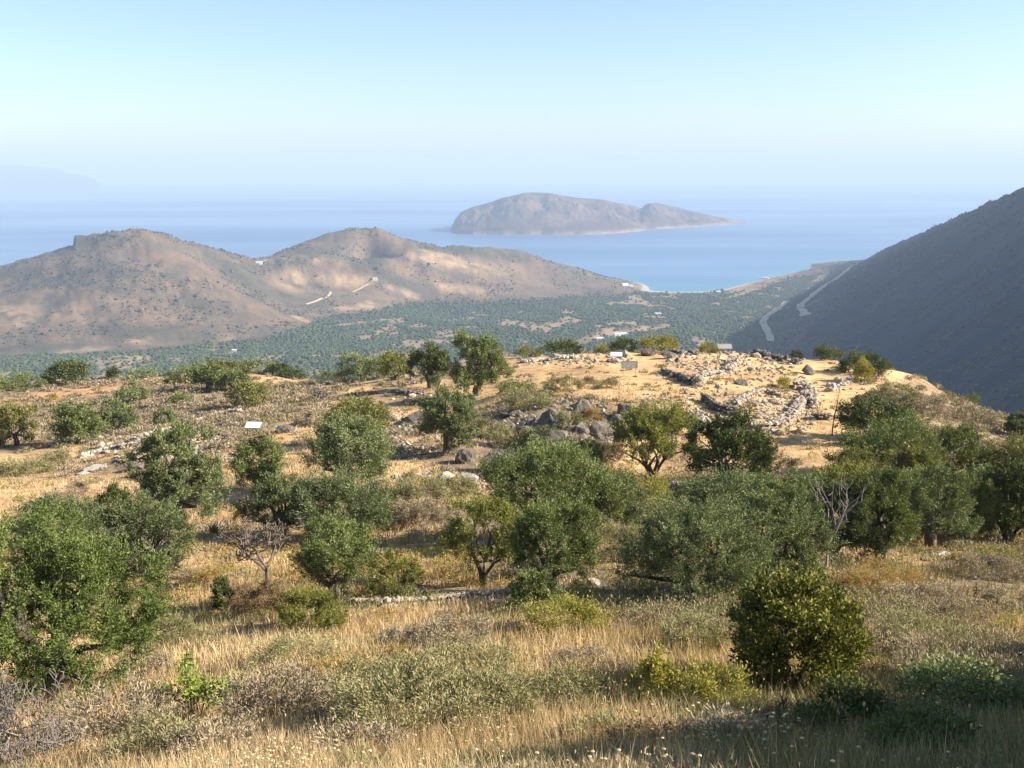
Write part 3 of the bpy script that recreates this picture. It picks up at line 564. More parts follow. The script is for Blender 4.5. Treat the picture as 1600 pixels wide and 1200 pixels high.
B_ = [
 ('obush', 256, 670, 34, 30, 'little round bush right of the dark olive pair'), ('obush', 283, 634, 36, 20, 'small olive bush in the middle of the left slope'),
 ('dbush', 178, 595, 22, 24, 'small upright bush on the left skyline'), ('obush', 222, 586, 52, 16, 'long low bush on the left skyline'),
 ('dbush', 272, 604, 32, 18, 'dark bush under the left skyline scrub'), ('obush', 283, 584, 38, 15, 'flat bush on the skyline by pale stones'),
 ('obush', 350, 584, 62, 24, 'wide bush on the skyline above the round olive'), ('obush', 400, 586, 50, 24, 'grey bush on the skyline right of the wide bush'),
 ('dbush', 436, 588, 30, 22, 'dark bush just below the left skyline'), ('dbush', 458, 573, 42, 18, 'dark mound bush on the skyline above the dark bush'),
 ('obush', 32, 610, 92, 24, 'long bush along the left edge of the skyline'), ('obush', 514, 584, 44, 16, 'pale bush left of the dense skyline olive'),
 ('dbush', 884, 555, 62, 22, 'dark bush on the knoll skyline, leftmost there'), ('almond', 826, 560, 44, 18, 'low green bush on the knoll edge beside the tall skyline olive'),
 ('dbush', 976, 547, 42, 22, 'grey-green round bush behind the white board on the knoll'), ('yellow', 1030, 549, 68, 26, 'bright yellow-green bush on the knoll skyline'),
 ('yellow', 1110, 548, 42, 17, 'small yellow-green bush on the knoll skyline'), ('dbush', 1290, 561, 54, 22, 'dark bush on the right shoulder of the knoll'),
 ('dbush', 1350, 584, 74, 32, 'olive-brown bush where the knoll drops to the right'), ('yellow', 1348, 602, 30, 38, 'bright yellow-green shrub beside the olive-brown bush'),
 ('yellow', 1222, 608, 24, 17, 'tiny green shrub alone among the ruins'), ('dbush', 1245, 552, 18, 16, 'tiny dark bush on the knoll skyline'),
 ('yellow', 84, 626, 14, 12, 'tiny yellow shrub by the red track'), ('yellow', 945, 549, 34, 15, 'pale green low shrub behind the white board on the knoll'),
 # foreground and middle shrubs
 ('yellow', 486, 990, 112, 62, 'leafy green bush in front of the slanting open olive', dict(mat='almond', dens=1.3)),
 ('brown', 412, 972, 92, 62, 'rust-brown bush left of the leafy green bush'), ('dbush', 350, 968, 38, 60, 'narrow dark bush left of the rust-brown bush'),
 ('obush', 838, 972, 88, 76, 'dark shaggy bush under the upright olive'), ('yellow', 884, 996, 132, 56, 'yellow-green domed shrub in front of the dark hollow'),
 ('lentisk', 1242, 1092, 202, 182, 'black-green dense bush with yellow tips in the right foreground'),
 ('yellow', 1110, 1118, 132, 74, 'golden-green shrub left of the black-green dense bush'), ('obush', 1020, 1118, 84, 96, 'green feathery shrub left of the golden-green shrub', dict(mat='yellow')),
 ('grey', 632, 1014, 76, 34, 'purple-grey cushion shrub, left of two in the middle foreground'), ('grey', 712, 1020, 112, 50, 'purple-grey spiky shrub, right of two in the middle foreground'),
 ('grey', 795, 992, 52, 22, 'small pale cushion shrub left of the yellow-green dome'),
 ('sage', 462, 1046, 150, 42, 'long dark green tufted shrub in the left foreground'), ('gold', 502, 1094, 140, 56, 'golden straw-coloured domed shrub in the left foreground'),
 ('grey', 440, 1150, 210, 80, 'wide grey-mauve scrub mound below the golden dome'), ('sage', 640, 1160, 240, 105, 'large mixed green scrub mound at the bottom centre'),
 ('sage', 760, 1140, 170, 80, 'green-grey mound right of the large bottom-centre mound'), ('sage', 880, 1120, 150, 60, 'low grey-green mound with dry stems, bottom right of centre'),
 ('sage', 1085, 1022, 110, 50, 'grey-green tufts left of the black-green bush'), ('sage', 255, 1012, 90, 42, 'low green tuft right of the largest olive'),
 ('grey', 225, 1065, 90, 46, 'dull mauve tuft beside the largest olive'), ('grey', 190, 1165, 190, 80, 'ash-grey scrub mound at the bottom left'),
 ('sage', 250, 1205, 180, 70, 'dark green scrub at the bottom edge left'), ('grey', 560, 1200, 150, 60, 'brown-grey bush at the bottom edge, left of centre'),
 ('grey', 118, 776, 52, 24, 'brown dome shrub alone in the straw field'), ('grey', 92, 812, 110, 36, 'flat brown shrub patch below the straw field dome'),
 ('sage', 90, 727, 46, 20, 'green-yellow dome shrub below the pale olive pair'), ('sage', 52, 742, 62, 22, 'grey-green low shrub left of the green-yellow dome'),
 ('sage', 15, 746, 60, 26, 'low shrub at the left edge above the straw field'), ('gold', 378, 818, 30, 26, 'small orange dome shrub above the bare tree'),
 ('sage', 655, 792, 96, 46, 'yellowish scrub clump below the stony clearing'), ('grey', 655, 826, 92, 44, 'twiggy grey scrub under the yellowish clump'),
 ('sage', 715, 780, 70, 34, 'olive-grey shrub before the pale blocks'), ('sage', 610, 820, 60, 34, 'green-grey shrub right of the wide paired olive'),
 ('gold', 330, 908, 42, 18, 'low golden cushion in the left straw clearing'), ('grey', 295, 904, 34, 14, 'small brown cushion left of the golden cushion'),
 ('obush', 335, 842, 14, 20, 'tiny dark bush in the left straw clearing'), ('gold', 1378, 928, 130, 44, 'reddish-gold tall grass tuft below the right thicket'),
 ('gold', 1500, 894, 52, 30, 'golden dome before the low right stone wall'), ('grey', 1548, 908, 80, 36, 'dark mauve shrub right of the golden dome'),
 ('grey', 1500, 978, 82, 32, 'dark-based tuft on the right slope'), ('grey', 1445, 952, 120, 34, 'grey tufted shrub in the middle of the right slope'),
 ('sage', 1350, 945, 40, 20, 'small cushion on the orange soil patch'), ('grey', 1580, 950, 80, 30, 'mauve mound at the right edge'),
 ('sage', 1420, 1010, 130, 40, 'grey-green grassy tuft right of the black-green bush'), ('yellow', 1560, 880, 90, 22, 'yellow-green weeds under the trunked right tree'),
 ('sage', 1150, 905+65, 70, 34, 'yellow-green weeds under the tall grey olive'), ('grey', 1206, 768, 74, 62, 'ash-grey leafless shrub right of the dark green tree', dict(dens=0.8, wid=0.3)),
 ('sage', 950, 880, 120, 60, 'pale green undergrowth between the upright olive and the largest right olive', dict(mat='sage')),
 ('yellow', 985, 800, 120, 60, 'yellow-green undergrowth under the forked round-headed tree'),
 ('brown', 921, 601, 22, 13, 'rusty little cushion on the knoll top'), ('sage', 945, 608, 46, 16, 'grey cushion below the knoll boards'),
 ('sage', 880, 612, 60, 24, 'grey-green cushions on the knoll brow'), ('sage', 825, 640, 90, 34, 'scrub covering the west side of the knoll'),
 ('obush', 805, 618, 60, 20, 'dark ridge of scrub on the knoll west edge'), ('sage', 775, 690, 50, 26, 'dry yellow clump above the shaded outcrop'),
 ('obush', 690, 770, 30, 20, 'dim shrub by the pale block row'), ('grey', 500, 668, 60, 26, 'mauve shrub left of the spreading olive'),
 ('grey', 1440, 640, 80, 22, 'grey scrub strip below the golden shoulder'), ('sage', 1395, 632, 70, 30, 'green-grey scrub left of the grey strip'),
 ('brown', 1340, 665, 28, 14, 'brown tuft beside the dark dense tree'), ('grey', 1535, 660, 44, 16, 'dark cushion near the right skyline'),
 ('obush', 1500, 622, 60, 16, 'green ribbon of scrub on the right skyline'),
 ('sage', 560, 1125, 200, 70, 'broad olive-drab scrub mound left of the large bottom-centre mound'), ('sage', 735, 1078, 210, 56, 'low feathery scrub behind the large bottom-centre mound'),
 ('grey', 335, 1192, 150, 60, 'mousy grey tuft between the bottom left mounds'), ('brown', 1010, 1196, 150, 52, 'brown twiggy scrub at the bottom edge right of centre'), ('grey', 1140, 1186, 150, 62, 'dark purple-grey tuft at the edge of the corner shade'),
 ('sage', 930, 1178, 130, 52, 'drab tuft behind the brown twiggy bottom scrub'), ('gold', 605, 1052, 110, 34, 'thin straw-brown tuft in the open foreground grass'), ('grey', 920, 1050, 120, 34, 'washed-out low tuft in the centre foreground'),
 ('dbush', 1330, 1168, 160, 90, 'shaded dark green bush in the lower right corner shadow'), ('obush', 1500, 1120, 170, 80, 'dark weedy bush near the right edge in the corner shadow'), ('dbush', 1450, 1215, 200, 90, 'black-shaded undergrowth at the bottom right edge'),
 ('sage', 890, 668, 44, 26, 'dry bush between the biggest dark boulder and the rocks beneath it'), ('gold', 925, 660, 36, 22, 'straw-coloured tuft on the rocky face under the biggest dark boulder'),
 ('obush', 845, 700, 60, 30, 'grey-green bush at the left foot of the rocky face'), ('sage', 800, 700, 56, 30, 'yellowish scrub above the massive shaded outcrop'), ('brown', 950, 722, 50, 26, 'rusty scrub at the right foot of the rocky face'),
 ('gold', 1000, 680, 60, 24, 'tan grass clump left of the top of the round-headed tree'), ('sage', 740, 672, 50, 24, 'grey-green clump at the top of the shaded outcrop, right of the gully olive'),
]
for q in B_:
    plant(*q[:6], **(q[6] if len(q) > 6 else {}))
# leafless trees and twigs
bare(413, 925, 118, 112, 'bare branching leafless tree in the left straw clearing', seed=5, m_='deadbrown', depth=4, stems=3, r=0.017, lean=0.9, trunk=0.22)
bare(1286, 908, 108, 165, 'bleached dead tree with forked pale limbs before the right thicket', seed=12, m_='deadwood', depth=3, stems=3, r=0.015, lean=0.55, trunk=0.25, bend=0.16, nb=(1, 3))
bare(225, 905, 120, 82, 'grey twiggy dead bush in front of the left rounded olive', name='dead_bush', cat='dead bush', seed=8, m_='deadbrown', depth=4, stems=7, r=0.010, lean=0.8)
bare(38, 1215, 175, 175, 'tangled pale dead brushwood at the lower left corner', name='dead_bush', cat='dead bush', seed=3, m_='deadwood', depth=4, stems=9, r=0.012, lean=0.8, bend=0.3)
bare(248, 940, 34, 38, 'small black twisted twig beside the largest olive', name='dead_twig', cat='twig', seed=21, m_='deadbrown', depth=2, stems=1, r=0.03, lean=0.6)
bare(940, 1098, 60, 36, 'low dark dead twig in the centre foreground grass', name='dead_twig', cat='twig', seed=23, m_='deadbrown', depth=3, stems=4, r=0.012, lean=1.1)
bare(1205, 1150, 70, 62, 'dark dead stems in front of the black-green bush', name='dead_bush', cat='dead bush', seed=25, m_='deadbrown', depth=3, stems=6, r=0.008, lean=0.6)
bare(1192, 918, 24, 46, 'thin grey dead branch rising from the top of the black-green bush', name='dead_twig', cat='twig', seed=27, m_='deadwood', depth=1, stems=1, r=0.02, lean=0.3)
bare(500, 626, 26, 20, 'grey dead stump on the left slope scrub', name='dead_bush', cat='dead bush', seed=29, m_='deadwood', depth=3, stems=5, r=0.02, lean=1.2)
bare(818, 905, 80, 70, 'mauve leafless bush between the airy almond and the upright olive', name='dead_bush', cat='dead bush', seed=31, m_='deadbrown', depth=4, stems=8, r=0.008, lean=0.8)
# fresh sapling of the left foreground
rng = np.random.default_rng(77); p, zc = place(300, 1128); s = zc/F_PX
e = empty('sapling', p, 'bright green leafy sapling in the left foreground grass', 'sapling')
paths = []; VV, TT = [], []
for k, (dx, hh) in enumerate([(-42, 60), (-10, 100), (12, 92), (30, 70), (66, 72), (78, 60), (0, 60)]):
    x0 = dx*0.35*s; pts = [np.array([x0*0.4, 0, -0.05]), np.array([x0, rng.normal()*0.05, hh*0.5*s]), np.array([dx*s, rng.normal()*0.1, hh*s])]
    paths.append((pts, [0.012, 0.009, 0.005]))
    n = 150; t_ = rng.uniform(0.3, 1, n); pos = pts[1]*(1-t_)[:, None]+pts[2]*t_[:, None]+rng.normal(size=(n, 3))*0.05
    d = norm(rng.normal(size=(n, 3))+[0, 0, 0.7]); sd = norm(np.cross(d, rng.normal(size=(n, 3)))); l_ = rng.uniform(0.04, 0.075, n)[:, None]
    VV.append(np.stack([pos, pos+d*l_*.5+sd*l_*.25, pos+d*l_, pos+d*l_*.5-sd*l_*.25], 1).reshape(-1, 3)); TT.append(np.repeat(rng.uniform(0, 1, n), 4))
VV = np.concatenate(VV); mk('leaves', VV, np.arange(len(VV)).reshape(-1, 4), M['bright'], e, tint=np.concatenate(TT))
tv, tf = tubes(paths, 4); mk('stem', tv, tf, M['deadwood'], e)
# trees out of frame on the right whose shade falls on the lower right corner
for k, (gx, gy, t_, W_) in enumerate([(1.7, 5.4, 5.6, 3.2), (3.0, 7.4, 5.2, 3.0), (4.8, 9.3, 5.0, 3.2), (6.8, 11.2, 4.8, 3.4), (3.6, 5.6, 4.0, 3.2), (2.2, 4.2, 3.8, 3.0), (5.2, 7.6, 4.0, 3.2), (7.6, 10.4, 4.6, 3.4), (3.8, 4.2, 3.6, 3.0), (1.2, 4.7, 4.6, 3.0), (2.7, 6.2, 4.4, 3.0), (5.0, 6.2, 3.4, 3.0)]):
    x, y = gx+t_*0.99, gy-t_*0.09; zt = float(H(gx, gy))+t_*0.57; zb = float(H(x, y))
    plant('carob', 0, 0, 0, 0, 'dense bushy tree just beyond the right edge, shading the lower right corner', group='trees beyond the right edge', seed=500+k,
          loc=(x, y, zb), dims=(W_, max(1.5, zt-zb)), leaf=0.085, z0=-0.05, dens=2.4)
# ------------------------------------------------------------------ stones
bm = bmesh.new(); bmesh.ops.create_icosphere(bm, subdivisions=1, radius=1); bm.verts.ensure_lookup_table()
IV = np.array([v.co[:] for v in bm.verts]); IF = np.array([[v.index for v in f.verts] for f in bm.faces]); bm.free()
bm = bmesh.new(); bmesh.ops.create_icosphere(bm, subdivisions=4, radius=1); bm.verts.ensure_lookup_table()
BV = np.array([v.co[:] for v in bm.verts]); BF = np.array([[v.index for v in f.verts] for f in bm.faces]); bm.free()
def rocks(rng, pos, size, flat=0.7, jit=0.22):
    """many small angular stones in one mesh"""
    n = len(pos); V = IV[None]*(1+rng.uniform(-jit, jit, (n, len(IV), 1)))
    sc_ = size[:, None]*rng.uniform(0.65, 1.25, (n, 3)); sc_[:, 2] *= flat
    V = V*sc_[:, None]; a = rng.uniform(0, 6.28, n); c_, s_ = np.cos(a)[:, None], np.sin(a)[:, None]
    tl = rng.uniform(-0.5, 0.5, n)[:, None]; z = V[..., 2]*np.cos(tl)+V[..., 0]*np.sin(tl); x = V[..., 0]*np.cos(tl)-V[..., 2]*np.sin(tl)
    V = np.stack([x*c_-V[..., 1]*s_, x*s_+V[..., 1]*c_, z], -1)+pos[:, None]
    F = IF[None]+(np.arange(n)*len(IV))[:, None, None]
    return V.reshape(-1, 3), F.reshape(-1, 3), np.repeat(rng.uniform(0, 1, n), len(IV))
def boulder(cx, base, wpx, hpx, label, m_='rock', seed=0, depth=0.8, sink=0.25, name='boulder'):
    rng = np.random.default_rng(seed+int(cx)); p, zc = place(cx, base); W = wpx*(0.85 if wpx > 33 and name == 'boulder' else 1)*zc/F_PX; Hh = hpx*(0.72 if wpx > 33 and name == 'boulder' else 1)*zc/F_PX; sink = sink+(0.25 if wpx > 33 and name == 'boulder' else 0)
    V = BV.copy()
    for k in range(13):
        nrm = norm(rng.normal(size=3)); d = rng.uniform(0.5, 0.85); q = V@nrm-d; V = V-np.maximum(q, 0)[:, None]*nrm*0.96
    V = V*(1+0.16*fbm(V[:, 0]*2.2+seed, V[:, 1]*2.2+V[:, 2]*1.7, seed, 4)+0.07*fbm(V[:, 0]*7+V[:, 2]*5, V[:, 1]*7-V[:, 2]*3, seed+5, 3))[:, None]
    V = V/np.abs(V).max(0); V = V*np.array([W/2, W/2*depth, Hh*(0.5+sink/2)])
    V[:, 2] += Hh*(0.5-sink/2)
    o = mk(name, V, BF, M[m_], tint=np.full(len(V), 0.5), loc=p); return tag(o, label, 'boulder' if name == 'boulder' else 'stone block')
def wall(pts, hpx, label, courses=3, m_='stone', seed=0, sz=7, thick=1.6, ragged=0.4):
    rng = np.random.default_rng(900+seed); P3 = [place(x, y) for x, y in pts]; zc = np.mean([q[1] for q in P3]); W = np.array([q[0] for q in P3])
    st = sz*zc/F_PX/2; h_ = hpx*zc/F_PX; org = W.mean(0); pos, size = [], []
    for a, b_ in zip(W[:-1], W[1:]):
        Ln = np.linalg.norm(b_-a); dr = (b_-a)/Ln; sd = np.array([-dr[1], dr[0], 0]); nst = int(Ln/(st*1.35))+1
        hv_ = 1-ragged*vn(np.linspace(0, Ln/1.5, nst)+seed*9, np.zeros(nst), seed)
        for j in range(courses):
            for q in range(int(max(1, round(thick)))):
                for i in range(nst):
                    if (j+0.5)/courses > hv_[i]*1.05 or rng.uniform() < 0.06: continue
                    t_ = (i+rng.uniform(-.3, .3)+0.5*(j % 2))/nst
                    c_ = a+(b_-a)*t_+sd*((q-(thick-1)/2)*st*1.5+rng.normal()*st*0.25)
                    c_[2] = float(H(c_[0], c_[1]))+(j+0.35)*h_/courses+rng.normal()*st*0.12
                    pos.append(c_); size.append(st*rng.uniform(0.75, 1.25))
            # tumbled stones at the foot
        for i in range(int(nst*0.8)):
            c_ = a+(b_-a)*rng.uniform()+sd*rng.normal()*st*4; c_[2] = float(H(c_[0], c_[1]))+st*0.2; pos.append(c_); size.append(st*rng.uniform(0.4, 0.9))
    V, F, T = rocks(rng, np.array(pos)-org, np.array(size), 0.72)
    o = mk('dry_stone_wall', V, F, M[m_], tint=T, loc=org); return tag(o, label, 'stone wall')
wall([(548, 948), (600, 950), (650, 946), (700, 940), (745, 936), (800, 933)], 24, 'dry-stone wall crossing the middle foreground below the almond', 3, seed=1, sz=10)
wall([(1035, 583), (1052, 590), (1082, 602)], 12, 'dark tumbled ruin wall right of the knoll boards', 2, 'rock', 2, 8, 2)
wall([(1088, 604), (1110, 590), (1140, 582), (1152, 566)], 14, 'curving pale ruin wall in the middle of the knoll', 2, 'stone', 3, 9, 2)
wall([(1098, 626), (1115, 640), (1152, 652)], 15, 'straight sunken ruin wall with a shaded face', 3, 'rock', 4, 6, 1.6, 0.1)
wall([(1150, 662), (1185, 672), (1212, 668), (1240, 648), (1262, 622)], 18, 'thick rubble terrace wall curving round the front of the knoll', 3, 'stone', 5, 8, 3)
wall([(1148, 636), (1165, 624), (1195, 614), (1218, 622)], 10, 'low ruin wall behind the terrace wall', 2, 'stone', 6, 7, 2)
wall([(1238, 606), (1268, 612), (1272, 640)], 14, 'square corner of ruin wall on the right of the knoll', 2, 'stone', 7, 8, 2)
wall([(1296, 612), (1312, 604), (1332, 592)], 14, 'short pale ruin wall at the right end of the knoll', 2, 'pale', 8, 8, 2)
wall([(1172, 552), (1200, 560), (1225, 566), (1250, 570)], 10, 'broken ruin wall along the knoll skyline', 2, 'rock', 9, 8, 2)
wall([(1040, 552), (1070, 556), (1090, 553)], 9, 'low stone line on the left of the knoll skyline', 2, 'rock', 10, 8, 2)
wall([(1268, 655), (1300, 657)], 10, 'short stone stub left of the brown stalk', 2, 'rock', 11, 7, 2)
wall([(1080, 648), (1105, 665), (1130, 682)], 12, 'steep rubble bank left of the sunken wall', 2, 'stone', 12, 8, 4, 0.1)
wall([(125, 716), (160, 706), (205, 698), (258, 686)], 8, 'long low ruin wall above the straw field', 2, 'pale', 13, 6, 2)
wall([(182, 722), (212, 722), (245, 714)], 12, 'dark rubble heap wall at the foot of the left ruin', 2, 'stone', 14, 7, 2.5)
wall([(296, 664), (325, 655), (350, 649), (374, 646)], 8, 'stone wall above the left white board', 2, 'stone', 15, 6, 2)
wall([(342, 722), (362, 716), (382, 712)], 12, 'stone heap between the tall olive and the compact olive', 2, 'stone', 16, 7, 2.5)
wall([(300, 690), (330, 682), (370, 676)], 5, 'faint row of stones left of the white board', 1, 'pale', 17, 6, 2)
wall([(210, 690), (240, 680), (262, 674)], 8, 'pinkish stone heap in the left ruin', 2, 'pale', 18, 6, 3)
wall([(598, 704), (618, 700), (640, 693)], 8, 'pale stone edging at the top of the gully clearing', 1, 'pale', 19, 7, 2)
wall([(612, 752), (645, 748), (672, 746)], 10, 'stone edging in shade below the gully clearing', 2, 'stone', 20, 8, 2)
wall([(1446, 876), (1480, 872), (1515, 872)], 12, 'low stone wall in the grass under the right thicket', 2, 'pale', 21, 8, 1.6)
wall([(1552, 884), (1580, 886), (1606, 890)], 10, 'low stone wall at the right edge', 2, 'stone', 22, 9, 2)
wall([(618, 612), (640, 618), (662, 612)], 8, 'stone heap below the dark round tree', 2, 'rock', 23, 7, 3)
wall([(718, 590), (745, 588)], 6, 'stones under the tallest skyline olive', 1, 'stone', 24, 6, 2)
wall([(818, 566), (860, 562), (905, 560)], 6, 'scattered stone line left of the knoll boards', 1, 'pale', 25, 7, 3)
wall([(1400, 618), (1420, 624)], 7, 'small stone pile under the golden shoulder', 2, 'rock', 26, 6, 2)
wall([(960, 770), (1000, 772), (1060, 756)], 8, 'rubble line at the foot of the forked tree', 1, 'pale', 27, 8, 3)
for i, q in enumerate([
 (908, 648, 48, 36, 'biggest dark boulder on the brow of the knoll'), (862, 660, 50, 34, 'shaded blue-grey outcrop left of the biggest dark boulder'),
 (976, 644, 34, 22, 'rounded grey boulder right of the biggest dark boulder'), (1006, 644, 32, 16, 'low dark boulder above the forked tree'),
 (905, 678, 38, 26, 'grey block in the middle of the knoll face'), (940, 690, 54, 46, 'cliff-like rock above the low olive'), (870, 690, 56, 38, 'blue-shaded rock in the knoll face'),
 (820, 690, 66, 44, 'dark outcrop in shade on the left of the knoll face'), (778, 736, 84, 62, 'massive shaded outcrop right of the gully olive'), (730, 722, 46, 30, 'rock under the gully olive'),
 (838, 718, 52, 34, 'rock half hidden above the big silver olive'), (962, 664, 30, 18, 'small grey rock below the rounded boulder'), (1030, 652, 34, 18, 'rock at the top of the forked tree'),
 (446, 676, 46, 20, 'long grey boulder right of the left white board'), (428, 668, 18, 9, 'small stone left of the long grey boulder'),
 (905, 548, 22, 12, 'dark rock near the knoll skyline bush'), (1012, 556, 30, 14, 'dark rock right of the white board on the knoll'), (1045, 560, 26, 12, 'rock on the knoll skyline beside the dark one'),
 (1058, 566, 10, 9, 'small upright stone on the knoll top'), (1262, 585, 22, 16, 'grey flat-topped rock in the ruins'), (1160, 600, 30, 8, 'flat slab edge in the ruins'),
 (650, 660, 60, 24, 'flat ledge rock in the shade of the gully'), (612, 656, 30, 14, 'pale rock on the left of the gully'), (1375, 588, 12, 8, 'tiny rock in the grass of the right shoulder'),
 (1548, 940, 28, 14, 'grey and white rock on the right slope'), (792, 1152, 46, 24, 'blue-grey rock in the bottom centre scrub'), (212, 734, 30, 14, 'dark stone at the lower end of the left ruin')]):
    boulder(*q, m_='rock' if i not in (22, 24) else 'stone', seed=i*3)
for i, q in enumerate([(695, 756, 42, 20, 'rough white boulder at the left of the pale block row'), (733, 752, 30, 15, 'flat pale block in the middle of the block row'),
 (751, 752, 12, 15, 'upright pale block in the block row'), (768, 754, 14, 18, 'rightmost pale block of the block row'), (1020, 1146, 44, 15, 'pale flat slab in the foreground grass'),
 (148, 734, 36, 7, 'white flat rock slab in the straw field'), (130, 740, 20, 4, 'small flat pale slab left of the white slab'), (925, 914, 26, 12, 'pale squared stone at the edge of the dark hollow')]):
    boulder(*q, m_='pale', seed=50+i*3, sink=0.3, name='stone_block')
# rubble across the ruins: too many to count
rng = np.random.default_rng(44)
def area(n, fx, fy, keep=None):
    out = []
    for i in range(n):
        out.append((fx(), fy()))
    return np.array(out)
def unproject_many(px, py):
    """first ground hit for many image rays at once"""
    Ys = np.geomspace(3.2, 260, 420); lo = np.full(len(px), np.nan); res = np.zeros((len(px), 3))
    b = (py-600)/F_PX; f = CP-b*SP; kx = (px-800)/F_PX/f; kz = -(SP+b*CP)/f; done = np.zeros(len(px), bool)
    for j in range(len(Ys)-1):
        act = np.where(~done)[0]
        if not len(act): break
        Y = Ys[j+1]; g = H(kx[act]*Y, np.full(len(act), Y)); hit = kz[act]*Y < g
        h_ = act[hit]; y0, y1 = Ys[j], Ys[j+1]; fr = rng.uniform(0, 1, len(h_)); Yh = y0+(y1-y0)*fr
        res[h_] = np.stack([kx[h_]*Yh, Yh, H(kx[h_]*Yh, Yh)], 1); done[h_] = True
    return res[done], done
q = []
for cx, cy, rx, ry, n in [(1140, 615, 150, 45, 520), (1190, 655, 90, 28, 600), (900, 560, 90, 14, 260), (1150, 565, 110, 18, 420), (880, 690, 110, 40, 500), (240, 695, 110, 26, 520), (340, 655, 60, 14, 200),
                          (640, 680, 50, 40, 300), (700, 750, 80, 14, 160), (330, 715, 80, 20, 160), (1010, 690, 120, 60, 260), (420, 1000, 420, 150, 60), (1450, 900, 150, 60, 60), (640, 600, 60, 30, 120), (230, 590, 110, 22, 110), (860, 640, 100, 30, 260)]:
    a = rng.uniform(0, 6.283, n); r_ = np.sqrt(rng.uniform(0, 1, n)); q.append(np.stack([cx+np.cos(a)*r_*rx, cy+np.sin(a)*r_*ry], 1))
q = np.concatenate(q); res, ok = unproject_many(q[:, 0], q[:, 1])
sz_ = np.exp(rng.normal(math.log(0.095), 0.45, len(res)))*np.clip(res[:, 1]/60, 0.5, 1.4); res[:, 2] += sz_*0.15
qa = rng.uniform(0, 6.283, 420); qr = np.sqrt(rng.uniform(0, 1, 420)); rs, ok = unproject_many(865+np.cos(qa)*qr*125, 672+np.sin(qa)*qr*46)
V, F, T = rocks(rng, rs, np.exp(rng.normal(math.log(0.15), 0.5, len(rs))), 0.75, 0.28); tag(mk('outcrop_stones', V, F, M['rock'], tint=T), kind='stuff')
V, F, T = rocks(rng, res, sz_, 0.7); tag(mk('rubble', V, F, M['stone'], tint=T), kind='stuff')
# ------------------------------------------------------------------ ground cover of the hillside
def scatter_polar(n, r0, r1, amax=33.0, bias=1.0):
    r_ = np.exp(rng.uniform(math.log(r0)*bias, math.log(r1)*bias, n)/bias); a = np.radians(rng.uniform(-amax, amax, n)); return r_*np.sin(a), r_*np.cos(a)
# dry grass blades
n = 340000; x, y = scatter_polar(n, 4.2, 75); px, py, zc = proj(x, y, -0.4*y); z = H(x, y); px, py, zc = proj(x, y, z)
sm = straw_mask(px, py, x, y); pat = fbm(x/3.1, y/3.1, 200, 4); pat2 = fbm(x/1.1, y/1.1, 205, 3)
den = np.clip(0.35+0.55*sm+0.8*pat2, 0, 1)*np.where(y < 22, 1, 0.55+0.45*(pat > 0)); kp = rng.uniform(0, 1, n) < den
x, y, z, zc, sm, pat = x[kp], y[kp], z[kp], zc[kp], sm[kp], pat[kp]; n = len(x)
h_ = rng.uniform(0.05, 0.24, n)*(1.0+0.5*pat)*sst(150, 12, y)+0.04; wd = 0.42*zc/1005+0.0016; lean = rng.normal(0, 0.35, (n, 2))*h_[:, None]; a = rng.uniform(0, 6.283, n)
sx_, sy_ = np.cos(a)*wd, np.sin(a)*wd
V = np.stack([np.stack([x-sx_, y-sy_, z-0.02], 1), np.stack([x+sx_, y+sy_, z-0.02], 1), np.stack([x+lean[:, 0], y+lean[:, 1], z+h_], 1)], 1)
green = ((fbm(x/5, y/5, 210, 3)+0.5*ell(proj(x, y, z)[0], proj(x, y, z)[1], 1480, 1160, 420, 150, -0.25)) > 0.06) & (rng.uniform(0, 1, n) < 0.8)
Tn = np.repeat(rng.uniform(0, 1, n), 3)
for nm, sel, mt in (('dry_grass', ~green, 'straw'), ('green_weeds', green, 'sage')):
    Vs = V[sel].reshape(-1, 3); tag(mk(nm, Vs, np.arange(len(Vs)).reshape(-1, 3), M[mt], tint=np.repeat(np.clip(rng.uniform(0, 0.75, sel.sum())+0.9*(fbm(x[sel]/2.3, y[sel]/1.4, 220, 4)), 0, 1), 3)), kind='stuff')
